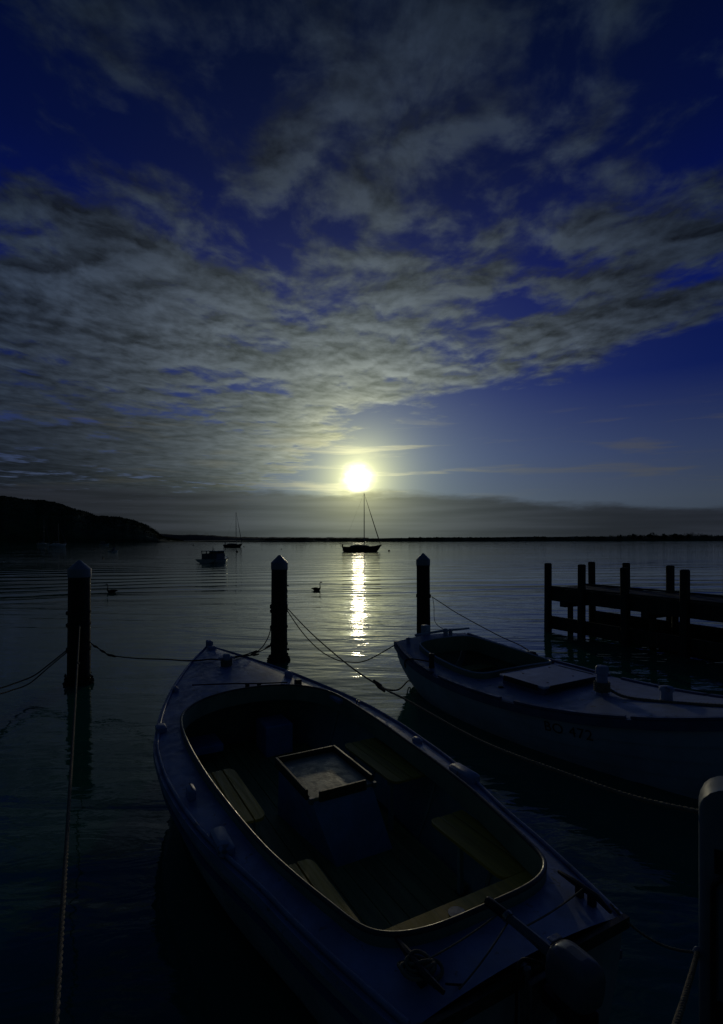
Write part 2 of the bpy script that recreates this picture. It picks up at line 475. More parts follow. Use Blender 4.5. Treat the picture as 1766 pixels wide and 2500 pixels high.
def build_hill():
    # crest line of the headland on the left, from the photograph's outline at 640 m
    prof = [(-900, 1222), (-500, 1216), (-200, 1219), (0, 1215), (60, 1221), (109, 1226), (163, 1240), (205, 1253), (229, 1261), (250, 1261.5), (272, 1262.7),
            (305, 1267), (348, 1281), (374, 1295), (396, 1307), (425, 1314), (450, 1320)]
    f = interp([(u, v) for u, v in prof])
    us = np.concatenate([np.linspace(-900, 0, 40)[:-1], np.linspace(0, 450, 180)])
    rows = []
    for k, t in enumerate(np.linspace(0, 1, 30)):
        row = []
        for u in us:
            D0, D1 = 505.0, 660.0
            dep = D0 + (D1 - D0) * t + 20 * fbm(u * .01, 3.0)
            crest = max(ray(u, f(u), D1).z, 0)
            x = (u - CX_PX) * (D0 + (D1 - D0) * t) / F_PX
            s = math.sin(min(t / .8, 1) * PI / 2) ** .8 if t < .8 else math.cos((t - .8) / .2 * .5)
            z = crest * s + (1.5 * s * min(crest / 12, 1)) * fbm(x * .11, dep * .11, 5) - (.6 if t == 0 else 0)
            row.append((x, dep, max(z, -.6)))
        rows.append(row)
    m = MB().grid(rows)
    tag(m.build('headland', M_land, smooth=False), 'dark wooded headland sloping down to the bay', 'hill', kind='structure')
    # scrub canopy that roughens its outline
    v, fc = [], []
    for i in range(9000):
        r = rng.random()
        k = int(4 + 19 * r ** .6); j = rng.integers(40, len(us) - 3)
        p = Vector(rows[k][j])
        if p.z < .4: continue
        s = .6 + 1.1 * rng.random()
        c = p + Vector((rng.normal() * 1.2, rng.normal() * 2, s * .3 + rng.random() * .4))
        for q in range(2):
            a = rng.random() * 2 * PI
            e1 = Vector((math.cos(a), math.sin(a) * .5, rng.normal() * .4)) * s
            e2 = Vector((rng.normal() * .4, rng.normal() * .4, 1)).normalized() * s * .8
            b = len(v); v += [c - e1 * .5 - e2 * .5, c + e1 * .5 - e2 * .4, c + e2 * .5]; fc.append((b, b + 1, b + 2))
    o = MB().add(v, fc).build('headland_scrub', M_leaf, smooth=False)
    tag(o, 'dense dark scrub covering the headland', 'scrub', kind='stuff')
build_hill()

def ridge(name, pts, D, depth, label, amp, material):
    f = interp(pts)
    us = np.linspace(pts[0][0], pts[-1][0], 260)
    rows = []
    for t in np.linspace(0, 1, 8):
        row = []
        for u in us:
            x = (u - CX_PX) * D / F_PX; crest = max(ray(u, f(u), D).z, 0)
            s = math.sin(min(t / .6, 1) * PI / 2) if t < .6 else math.cos((t - .6) / .4 * PI / 2 * .9)
            row.append((x, D + depth * (t - .5), crest * s + amp * s * fbm(x * .05, t * 3, 5) - (.5 if t in (0, 1) else 0)))
        rows.append(row)
    tag(MB().grid(rows).build(name, material, smooth=False), label, 'hill', kind='structure')
ridge('distant_ridge', [(300, 1300), (390, 1301), (440, 1303), (500, 1304), (560, 1308), (620, 1310), (760, 1311), (900, 1312.5)], 1700, 200, 'low faint ridge far behind the headland', 1.5, M_ridge)
ridge('far_shore', [(420, 1319), (480, 1318), (600, 1317.6), (760, 1316.6), (900, 1314.6), (1100, 1313.2), (1300, 1313.2), (1500, 1312.4), (1766, 1313), (2300, 1314), (3000, 1316)], 500, 40, 'long low far shore of the bay', .5, M_land)

def foliage(centre, rx, ry, rz, n, size):
    v, f = [], []
    for i in range(n):
        d = Vector((rng.normal(), rng.normal(), rng.normal()))
        d = d.normalized() * (.35 + .65 * rng.random() ** .5)
        c = Vector(centre) + Vector((d.x * rx, d.y * ry, d.z * rz))
        s = size * (.5 + rng.random())
        e1 = Vector((rng.normal(), rng.normal(), rng.normal())).normalized() * s
        e2 = e1.cross(Vector((rng.normal(), rng.normal(), rng.normal()))).normalized() * s * .7
        b = len(v); v += [c - e1 - e2 * .5, c + e1 * .6 - e2, c + e2 + e1 * .3]; f.append((b, b + 1, b + 2))
    return v, f

def build_tree_line():
    m = MB()
    for i in range(900):
        u = rng.uniform(640, 2300)
        base = 500 + rng.uniform(-14, 10)
        x = (u - CX_PX) * base / F_PX
        big = 1.0 + .9 * max(0, fbm(u * .012, 1.0)) + (.5 if 1490 < u < 1720 else 0)
        h = rng.uniform(.8, 1.6) * big * (.62 if u < 1400 else 1.0)
        m.add(*foliage((x, base, .9 + h * .6 + (1.6 if u > 1000 else .8)), rng.uniform(1.2, 3.2), 1.5, h, 30, .5))
    tag(m.build('shore_scrub', M_leaf, smooth=False), 'low dark scrub lining the far shore as one mass', 'scrub', kind='stuff')
build_tree_line()

def shore_tree(u, h, w, label):
    D = 488.0
    x = (u - CX_PX) * D / F_PX
    t = thing('shore_tree', (x, D, .6), 0, label, 'tree', 'trees standing above the far shore scrub')
    m = MB()
    lean = rng.uniform(-.3, .3)
    m.tube([(0, 0, -.8), (lean * .3, 0, h * .35), (lean, 0, h * .75)], [.28, .2, .09], 6)
    for k in range(5):
        a = rng.uniform(0, 2 * PI)
        m.tube([(lean * .4, 0, h * .35), (lean * .5 + math.cos(a) * w * .35, math.sin(a) * w * .3, h * (.55 + .07 * k))], [.13, .05], 5)
    m.build('trunk', M_trunk, t)
    c = MB()
    for k in range(9):
        a = rng.uniform(-1, 1); q = rng.uniform(.42, .88) if abs(a) < .6 else rng.uniform(.35, .7)
        c.add(*foliage((lean + a * w * .40, rng.normal() * w * .15, h * q), w * .26, w * .26, h * .17, 80, .45))
    c.build('crown', M_leaf, t, smooth=False)
for u, h, w, lab in [(1593, 6.9, 8.4, 'broad spreading tree rising highest above the far shore scrub'),
                     (1547, 5.9, 3.0, 'narrow tree beside the broad spreading tree on the far shore'),
                     (1565, 5.3, 4.0, 'small round tree beside the broad spreading tree on the far shore'),
                     (1624, 5.8, 5.0, 'round topped tree between two larger crowns on the far shore'),
                     (1648, 6.2, 4.6, 'tall domed tree past the broad spreading tree on the far shore'),
                     (1663, 5.3, 4.4, 'low bushy tree leaning on the domed tree on the far shore'),
                     (1681, 5.6, 2.6, 'thin pointed tree at the end of the far shore grove'),
                     (1515, 5.1, 2.6, 'thin tree standing before the grove on the far shore'),
                     (1027, 4.0, 2.0, 'lone stubby tree on the far shore behind the dark sloop'),
                     (1000, 3.7, 2.2, 'lone low tree on the far shore near the dark sloop')]:
    shore_tree(u, h, w, lab)

# ------------------------------------------------------------------ ropes
def rope_mesh(m, pts, r, pitch=.09, strands=3, seg=6, step=None, twist=True):
    P = [Vector(p) for p in pts]
    L = [0]
    for a, b in zip(P, P[1:]): L.append(L[-1] + (b - a).length)
    step = step or pitch / 7
    n = max(int(L[-1] / step), 2)
    Q = []; j = 0
    for i in range(n + 1):
        s = L[-1] * i / n
        while j < len(L) - 2 and L[j + 1] < s: j += 1
        k = (s - L[j]) / max(L[j + 1] - L[j], 1e-9)
        Q.append(P[j].lerp(P[j + 1], k))
    if not twist:
        return m.tube(Q, r, seg)
    nrm = None; C = [[] for _ in range(strands)]
    for i, p in enumerate(Q):
        t = (Q[min(i + 1, n)] - Q[max(i - 1, 0)]).normalized()
        if nrm is None: nrm = Vector((0, 0, 1)) if abs(t.z) < .9 else Vector((1, 0, 0))
        nrm = (nrm - t * nrm.dot(t)).normalized(); b = t.cross(nrm)
        for k in range(strands):
            a = 2 * PI * (k / strands + L[-1] * i / n / pitch)
            C[k].append(p + (nrm * math.cos(a) + b * math.sin(a)) * r * .5)
    for c in C: m.tube(c, r * .54, seg)
    return m

def sag(a, b, drop, n=40, skew=0.0):
    a, b = Vector(a), Vector(b); out = []
    for i in range(n + 1):
        t = i / n
        p = a.lerp(b, t); p.z -= drop * 4 * t * (1 - t) * (1 + skew * (2 * t - 1)); out.append(p)
    return out

def rope(label, pts, r, material=None, pitch=.09, name='mooring_rope', group='mooring ropes', **kw):
    m = MB(); rope_mesh(m, pts, r, pitch, **kw)
    return tag(m.build(name, material or M_ropedk, smooth=True, angle=80), label, 'rope', group)

def smooth_path(pts, n=60):
    P = [Vector(p) for p in pts]
    out = []
    for i in range(len(P) - 1):
        p0, p1, p2, p3 = P[max(i - 1, 0)], P[i], P[i + 1], P[min(i + 2, len(P) - 1)]
        k = max(2, n // (len(P) - 1))
        for j in range(k):
            t = j / k
            out.append(.5 * ((2 * p1) + (p2 - p0) * t + (2 * p0 - 5 * p1 + 4 * p2 - p3) * t * t + (3 * p1 - p0 - 3 * p2 + p3) * t ** 3))
    return out + [P[-1]]

# ------------------------------------------------------------------ mooring piles
PILES = {}
def mooring_pile(key, x, y, r, ztop, label, lean=(0, 0), seed=1):
    t = thing('mooring_pile', (x, y, 0), 0, label, 'pile', 'capped mooring piles')
    rr = np.random.default_rng(seed)
    prof = [(r * 1.02, -3.0), (r * 1.02, -.4), (r * 1.03, .3), (r, .9), (r * .985, ztop - .27)]
    m = MB().lathe(prof, 28)
    m.v = [(px_ + lean[0] * pz_, py_ + lean[1] * pz_, pz_) for px_, py_, pz_ in m.v]
    m.build('shaft', M_pile, t, angle=50)
    ox, oy = lean[0] * ztop, lean[1] * ztop
    c = MB().lathe([(r * 1.03, ztop - .285), (r * 1.05, ztop - .28), (r * 1.05, ztop - .155), (r * 1.04, ztop - .147), (.02, ztop - .004), (.004, ztop)], 32, (ox, oy))
    c.build('cap', M_cap, t, angle=30)
    b = MB().lathe([(r * 1.005, ztop - .31), (r * 1.012, ztop - .3), (r * 1.012, ztop - .285)], 28, (ox, oy)); b.build('cap_seal', M_dark, t)
    # oysters and weed at the water line
    k = MB()
    for i in range(150):
        a = rr.uniform(0, 2 * PI); z = rr.normal() * .07 + .02
        s = rr.uniform(.012, .035) * (1.35 if abs(z) < .06 else .8)
        d = rr.uniform(.9, 1.0) * r + s * .5
        if math.cos(a) > .6 or math.cos(a) < -.75: d += rr.uniform(0, .035)
        v, f = [], []
        N1 = 6
        for q in range(3):
            zz = (-1, .1, 1)[q]; rad = (.45, 1.0, .3)[q]
            for w in range(N1):
                b_ = 2 * PI * w / N1
                v.append((math.cos(a) * d + math.cos(b_) * s * rad * rr.uniform(.7, 1.3), math.sin(a) * d + math.sin(b_) * s * rad * rr.uniform(.7, 1.3), z + zz * s * .9))
        for q in range(2):
            for w in range(N1):
                f.append((q * N1 + w, q * N1 + (w + 1) % N1, (q + 1) * N1 + (w + 1) % N1, (q + 1) * N1 + w))
        f += [tuple(reversed(range(N1))), tuple(range(2 * N1, 3 * N1))]
        k.add(v, f)
    o = k.build('oyster_crust', M_crust, t, smooth=False); o['kind'] = 'stuff'
    PILES[key] = (x, y, r)
    return t
pl = at(191, 1664); pm = at(680, 1612)
mooring_pile('l', pl.x, pl.y, .172, 2.06, 'capped mooring pile with a long straight rope running down from it', (.009, 0), 3)
mooring_pile('m', pm.x, pm.y, .158, 2.09, 'capped mooring pile beyond the open launch bow with two ropes to the decked boat', (.006, .004), 4)
PR = Vector(((1034 - CX_PX) / F_PX * 12.4, 12.4, 0))
mooring_pile('r', PR.x, PR.y, .158, 2.065, 'capped mooring pile standing behind the stern of the decked boat', (-.003, .003), 5)

# ------------------------------------------------------------------ boats: hull lines
class Lines:
    def __init__(s, L, hb, sheer, keel, a=.75, b=1.35):
        s.L, s.hb, s.sheer, s.keel, s.a, s.b = L, interp(hb), interp(sheer), interp(keel), a, b
    def sec(s, x, t, inset=0.0):
        th = t * PI / 2
        zs, zk = s.sheer(x), s.keel(x)
        h = max(s.hb(x) - inset, 0)
        y = h * math.sin(th) ** s.a
        z = zk + inset + (zs - zk - inset) * (1 - max(math.cos(th), 0) ** s.b)
        return y, z
    def at_z(s, x, z, inset=0.0):
        lo, hi = 0.0, 1.0
        for _ in range(30):
            m = (lo + hi) / 2
            if s.sec(x, m, inset)[1] < z: lo = m
            else: hi = m
        return s.sec(x, hi, inset)[0]

def ray_loop(poly, c, ang):
    """distance from c along ang to the closed polygon"""
    dx, dy = math.cos(ang), math.sin(ang); best = 0
    n = len(poly)
    for i in range(n):
        x1, y1 = poly[i][0] - c[0], poly[i][1] - c[1]; x2, y2 = poly[(i + 1) % n][0] - c[0], poly[(i + 1) % n][1] - c[1]
        ex, ey = x2 - x1, y2 - y1
        den = dx * ey - dy * ex
        if abs(den) < 1e-12: continue
        t = (x1 * ey - y1 * ex) / den; u = (x1 * dy - y1 * dx) / den
        if t > 0 and -1e-9 <= u <= 1 + 1e-9: best = max(best, t)
    return best

def outline(ln, n=90, inset=0.0):
    S = [ln.L * (1 - (1 - i / n) ** 1.4) for i in range(n + 1)]
    right = [(s, -max(ln.hb(s) - inset, 0)) for s in S]
    left = [(s, max(ln.hb(s) - inset, 0)) for s in reversed(S[:-1])]
    return right + left

def half_loop(tab, k=26):
    """closed opening outline from a half table of (s, half width), first and last half width 0"""
    P = [Vector((a, b, 0)) for a, b in tab]
    q = [(p.x, max(p.y, 0)) for p in smooth_path(P, k * (len(P) - 1) // 4)]
    return [(s, -y) for s, y in q] + [(s, y) for s, y in reversed(q[1:-1])]

def deck_z(ln, s, y, camber):
    h = max(ln.hb(s), .02)
    return ln.sheer(s) + camber * (1 - min(abs(y) / h, 1) ** 2)

def build_deck(ln, opening, centre, camber, lift=.004, rings=7):
    out = outline(ln, 110)
    angs = sorted(set([round(math.atan2(p[1] - centre[1], p[0] - centre[0]), 5) for p in out] + [round(-PI + 2 * PI * i / 260 + .003, 5) for i in range(260)]))
    rows = []
    for a in angs + [angs[0]]:
        ro = ray_loop(out, centre, a) - .003; ri = ray_loop(opening, centre, a)
        row = []
        for k in range(rings + 1):
            d = ri + (ro - ri) * k / rings
            s, y = centre[0] + math.cos(a) * d, centre[1] + math.sin(a) * d
            row.append((s, y, deck_z(ln, s, y, camber) + lift))
        rows.append(row)
    return MB().grid(rows, flip=True)

def hull_mesh(ln, nt=16, ns=60, t0=0.0, t1=1.0, inset=0.0, s0=0.0, s1=None, off=0.0):
    s1 = ln.L if s1 is None else s1
    rows = []
    for i in range(ns + 1):
        s = s0 + (s1 - s0) * (1 - (1 - i / ns) ** 1.3)
        half = [ln.sec(s, t0 + (t1 - t0) * k / nt, inset) for k in range(nt + 1)]
        row = [(s, -y, z) for y, z in reversed(half)] + [(s, y, z) for y, z in half[1:]]
        rows.append(row)
    return MB().grid(rows), rows

# ------------------------------------------------------------------ boat one: open launch with cockpit
def boat_empty(name, st, axis, label, cat):
    return thing(name, (st[0], st[1], 0), math.atan2(axis[1], axis[0]), label, cat)

B1_ST, B1_AX = (.696, 2.183), (-.4818, .8763)
l1 = Lines(5.95, [(0, .60), (.3, .68), (.66, .765), (1.0, .83), (1.3, .905), (1.7, .99), (2.1, 1.04), (2.6, 1.07), (3.0, 1.06), (3.5, .98), (4.0, .86), (4.5, .695), (5.0, .49), (5.4, .305), (5.7, .14), (5.87, .045), (5.95, .012)],
           [(0, .62), (1.0, .615), (2.1, .62), (2.6, .635), (3.0, .65), (3.5, .68), (4.0, .71), (4.5, .755), (5.0, .80), (5.4, .84), (5.95, .90)],
           [(0, -.18), (.8, -.34), (2.5, -.44), (4.2, -.42), (4.9, -.32), (5.4, -.05), (5.75, .4), (5.95, .86)])

def slat_row(parent, name, S0, S1, p_edges, z, th, material, trim=None, corner=0.0):
    """fore and aft slats; p is starboard positive, y = -p"""
    for k, (a, b) in enumerate(p_edges):
        y0, y1 = sorted((-a, -b)); y0 += .004; y1 -= .004
        c0 = corner if k == 0 else 0
        m = MB()
        if c0:
            # inner slat with rounded ends on its inner edge (first of the list is the inner one)
            inner = -a; outer = -b; sg = 1 if inner > outer else -1
            inner -= sg * .004; outer += sg * .004
            pts = []
            for q in range(7):
                t = q / 6 * PI / 2
                pts.append((S0 + c0 * (1 - math.sin(t)), inner - sg * c0 * .55 * (1 - math.cos(t)) if False else inner - sg * c0 * .55 * math.cos(PI / 2 - t) * 0 - sg * c0 * .55 * (1 - math.sin(PI / 2 - t)) * 0))
            pts = [(S0, outer)] + [(S0 + c0 * (1 - math.cos(q / 6 * PI / 2)), inner - sg * c0 * .6 * (1 - math.sin(q / 6 * PI / 2))) for q in range(7)]
            pts += [(S1 - c0 * (1 - math.cos(q / 6 * PI / 2)), inner - sg * c0 * .6 * (1 - math.sin(q / 6 * PI / 2))) for q in reversed(range(7))] + [(S1, outer)]
            n = len(pts)
            v = [(x, y, z - th) for x, y in pts] + [(x, y, z) for x, y in pts]
            f = [tuple(reversed(range(n))), tuple(range(n, 2 * n))] + [(i, (i + 1) % n, n + (i + 1) % n, n + i) for i in range(n)]
            m.add(v, f)
        else:
            m.box(S0, S1, y0, y1, z - th, z - .0015 * (k % 2), .004)
        m.build(name, material, parent, angle=30)

def build_launch():
    t = boat_empty('open_launch', B1_ST, B1_AX, 'open timber launch with large oval cockpit, slatted seats and engine box', 'boat')
    m, rows = hull_mesh(l1, 18, 70)
    hull = m.build('hull', M_hull1, t, angle=60)
    tr = rows[0]; mm = MB().add([(x - .001, y, z) for x, y, z in tr], [tuple(range(len(tr)))])
    mm.build('transom', M_hull1, t, smooth=False)
    wl = MB()
    for sg in (-1, 1):
        wl.grid([[(s, sg * (l1.at_z(s, z) + .004), z) for z in (-.12, -.04, .06)] for s in np.linspace(.02, 5.55, 60)], flip=sg > 0)
    wl.build('boot_top', M_foul, t, angle=60)
    # cockpit opening
    op = half_loop([(.255, 0), (.262, .2), (.29, .35), (.35, .47), (.45, .55), (.65, .605), (.96, .675), (1.3, .735), (1.8, .785), (2.4, .822), (2.9, .83), (3.3, .81), (3.56, .755), (3.74, .63), (3.86, .45), (3.92, .22), (3.935, 0)])
    CAM1 = .05
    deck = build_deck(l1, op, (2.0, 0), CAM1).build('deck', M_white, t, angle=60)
    cp = [(s, y, deck_z(l1, s, y, CAM1)) for s, y in op]
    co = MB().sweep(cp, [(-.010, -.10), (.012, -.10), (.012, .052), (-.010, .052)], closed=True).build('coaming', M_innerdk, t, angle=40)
    MB().loop_tube([(s, y, z + .056) for s, y, z in cp], .013, 8).build('coaming_bead', M_bead, co, angle=80)
    # gunwale rubbing strakes
    for sg in (-1, 1):
        path = [(s, sg * (l1.hb(s) + .004), l1.sheer(s) - .03) for s in np.linspace(0, 5.93, 80)]
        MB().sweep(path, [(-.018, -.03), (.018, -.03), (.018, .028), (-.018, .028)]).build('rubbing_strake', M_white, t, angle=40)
        path = [(s, sg * (l1.at_z(s, l1.sheer(s) - .17) + .004), l1.sheer(s) - .17) for s in np.linspace(0, 5.8, 80)]
        MB().sweep(path, [(-.012, -.02), (.012, -.02), (.012, .02), (-.012, .02)]).build('hull_strake', M_trim, hull, angle=40)
        # toe bead along the deck edge
        path = [(s, sg * (l1.hb(s) - .012), l1.sheer(s) + .016) for s in np.linspace(.02, 5.9, 90)]
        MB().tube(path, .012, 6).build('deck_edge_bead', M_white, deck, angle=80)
    MB().sweep([(.0, y, .615) for y in np.linspace(-.61, .61, 12)], [(.0, -.03), (.028, -.03), (.028, .022), (.0, .022)]).build('transom_cap', M_tray, t)
    # interior skin, sole, bulkhead
    m, _ = hull_mesh(l1, 14, 50, 0, .97, .045, .10, 4.42)
    m.build('interior_lining', M_inner, t, angle=60)
    b = [(y, z) for y, z in [l1.sec(4.4, k / 12, .05) for k in range(13)]]
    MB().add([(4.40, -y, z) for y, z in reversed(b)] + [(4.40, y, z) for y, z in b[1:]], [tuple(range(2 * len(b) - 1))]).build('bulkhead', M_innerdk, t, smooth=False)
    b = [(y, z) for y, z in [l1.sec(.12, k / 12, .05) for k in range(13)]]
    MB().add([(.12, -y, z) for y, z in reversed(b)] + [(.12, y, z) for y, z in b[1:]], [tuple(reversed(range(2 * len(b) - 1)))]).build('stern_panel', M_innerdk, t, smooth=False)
    for k in range(-5, 5):
        y0, y1 = k * .13 + .003, (k + 1) * .13 - .003
        ym = max(abs(y0), abs(y1))
        ss = [s for s in np.linspace(.3, 4.3, 81) if l1.at_z(s, .10, .06) > ym]
        if len(ss) > 4:
            MB().box(min(ss), max(ss), y0, y1, .075, .10 - .001 * (k % 2), .003).build('floor_board', M_floor, t, angle=30)
    for s in (1.0, 1.9, 2.8, 3.6):          # ribs
        path = [(s, y, z) for y, z in [l1.sec(s, k / 14, .055) for k in range(2, 14)]]
        for sg in (-1, 1):
            MB().tube([(x, sg * y, z) for x, y, z in path], .016, 5).build('rib', M_inner, t)
    # engine box with tray top
    bx = MB()
    top = [(1.79, -.21), (1.79, .275), (2.45, .275), (2.45, -.21)]
    bot = [(1.74, -.04), (1.74, .42), (2.62, .42), (2.62, -.16)]
    v = [(s, -p, .575) for s, p in top] + [(s, -p, .095) for s, p in bot]
    bx.add(v, [(3, 2, 1, 0), (0, 1, 5, 4), (1, 2, 6, 5), (2, 3, 7, 6), (3, 0, 4, 7)])
    box = bx.build('engine_box', M_box, t, smooth=False)
    tb = MB().box(1.785, 2.455, -.276, .212, .576, .600, .003).build('tray', M_traybed, box, angle=30)
    s0, s1, y0, y1, w = 1.765, 2.475, -.30, .235, .021
    for nm, q in (('tray_rim', (s0 + .075, s1 - .0, y1 - w, y1)), ('tray_rim', (s0 + .055, s1, y0, y0 + w)), ('tray_rim', (s1 - w, s1, y0 + w, y1 - w)), ('tray_rim', (s0, s0 + w, y0 + .085, y1 - .075))):
        MB().box(*q, .57, .644, .004).build(nm, M_tray, box, angle=30)
    for yy in (y0, y1 - .03):
        MB().box(s0 - .004, s0 + .03, yy, yy + .03, .57, .612, .004).build('tray_corner', M_galv, box, angle=30)
    # seats: p starboard positive
    zS = .52
    for sg in (-1, 1):
        e = [.50, .592, .684, .776, .865]
        edges = [(sg * a, sg * b) for a, b in zip(e, e[1:])]
        slat_row(t, 'seat_slat', 1.86, 2.74, edges, zS, .02, M_slat, corner=.09)
        e = [.42, .52, .62, .72]
        edges = [(sg * a, sg * b) for a, b in zip(e, e[1:])]
        slat_row(t, 'seat_slat', .60 if sg < 0 else .60, 1.30, edges, zS - .004, .02, M_slat, corner=.07)
        for s in (1.95, 2.6, 1.1):
            MB().box(s, s + .03, *( (-.84, -.5) if sg > 0 else (.5, .84) ), zS - .06, zS - .021).build('seat_bearer', M_inner, t)
            yy = -.56 if sg > 0 else .53
            MB().box(s, s + .03, yy, yy + .03, .095, zS - .061).build('seat_leg', M_inner, t)
    for k in range(4):                        # stern bench slats across the boat
        s0 = .585 - .1 * k; hw = l1.at_z(s0 - .05, zS, .07) - .02
        MB().box(s0 - .092, s0, -hw, hw, zS - .012, zS + .008 - .001 * (k % 2), .004).build('seat_slat', M_slat, t, angle=30)
    MB().box(.565, .59, -.55, .55, .10, zS - .03).build('bench_riser', M_innerdk, t)
    MB().lathe([(.001, 0), (.045, 0), (.045, .004), (.001, .005)], 16, (.50, -.02)).build('seat_plate', M_galv, t, loc=(0, 0, zS + .009))
    # lockers below the foredeck
    MB().box(3.75, 4.1, -.42, -.12, .10, .42, .01).build('storage_box', M_box, t, angle=30)
    MB().box(3.85, 4.2, .30, .62, .22, .30, .01).build('storage_shelf', M_box, t, angle=30)
    # deck fittings
    dz = lambda s, y: deck_z(l1, s, y, CAM1)
    bi = MB()
    bi.box(4.86, 4.94, -.04, .04, dz(4.9, 0) - .02, dz(4.9, 0) + .15, .012)
    bi.tube([(4.90, -.10, dz(4.9, 0) + .10), (4.90, .10, dz(4.9, 0) + .10)], .014, 8)
    bi.build('mooring_bitt', M_white2, t, angle=40)
    rp = MB()
    for k in range(4):
        rp.loop_tube([(4.90 + .062 * math.cos(a), .062 * math.sin(a), dz(4.9, 0) + .018 + k * .019) for a in np.linspace(0, 2 * PI, 20, endpoint=False)], .0105, 6)
    rp.build('rope_turns', M_rope, t, angle=80)
    st = MB().box(5.74, 5.90, -.035, .035, dz(5.8, 0) - .05, dz(5.8, 0) + .07, .012)
    st.box(5.60, 5.74, -.05, .05, dz(5.7, 0) - .02, dz(5.7, 0) + .028, .01)
    st.build('stem_head', M_white2, t, angle=40)
    for (s, p, ln_, w, h) in ((4.35, .60, .14, .06, .07), (3.42, .80, .24, .10, .045), (3.44, -.965, .13, .085, .055), (2.16, -.95, .13, .05, .075), (1.50, .90, .26, .10, .06), (1.5, -.90, .26, .09, .05), (2.21, .97, .10, .06, .04), (4.4, -.68, .10, .05, .05)):
        y = -p; z = dz(s, y)
        MB().box(s - ln_ / 2, s + ln_ / 2, y - w / 2, y + w / 2, z - .01, z + h, .014).build('rowlock_block', M_white2, t, angle=40)
    for (s, p) in ((.14, .52), (.16, -.46)):
        y = -p; z = dz(s, y) + .004; c = MB()
        c.tube([(s - .15, y + .02 * (1 if p > 0 else -1), z + .045), (s - .07, y, z + .055), (s + .07, y, z + .055), (s + .17, y - .01, z + .045)], [.009, .016, .016, .009], 8)
        c.box(s - .05, s - .02, y - .015, y + .015, z - .004, z + .05); c.box(s + .02, s + .05, y - .015, y + .015, z - .004, z + .05)
        c.build('stern_cleat', M_dark, t)
    # low grab rail across the foredeck, and a little dark box on the coaming
    za = lambda s, y: dz(s, y)
    path = [(s, -p, za(s, -p) + .05) for s, p in ((4.33, -.52), (4.16, -.15), (4.06, .1), (3.99, .45))]
    g = MB().tube(smooth_path(path, 24), .007, 6)
    for s, p in ((4.09, .02), (4.05, .14)):
        g.box(s - .02, s + .02, -p - .02, -p + .02, za(s, -p) - .01, za(s, -p) + .05, .005)
    g.build('grab_rail', M_dark, t)
    MB().box(3.93, 4.0, -.60, -.53, za(3.96, -.56) - .01, za(3.96, -.56) + .085, .008).build('instrument_box', M_black, t, angle=30)
    pinm = MB()
    for d in (-.025, .025):
        pinm.tube([(3.17 + d, -.90, za(3.17, -.9) - .01), (3.17 + d, -.90, za(3.17, -.9) + .075)], .006, 6)
    pinm.build('thole_pins', M_metal, t)
    return t
launch = build_launch()

def B1(s, p, z):
    ax = Vector((B1_AX[0], B1_AX[1], 0)); pr = Vector((B1_AX[1], -B1_AX[0], 0))
    return Vector((B1_ST[0], B1_ST[1], z)) + ax * s + pr * p

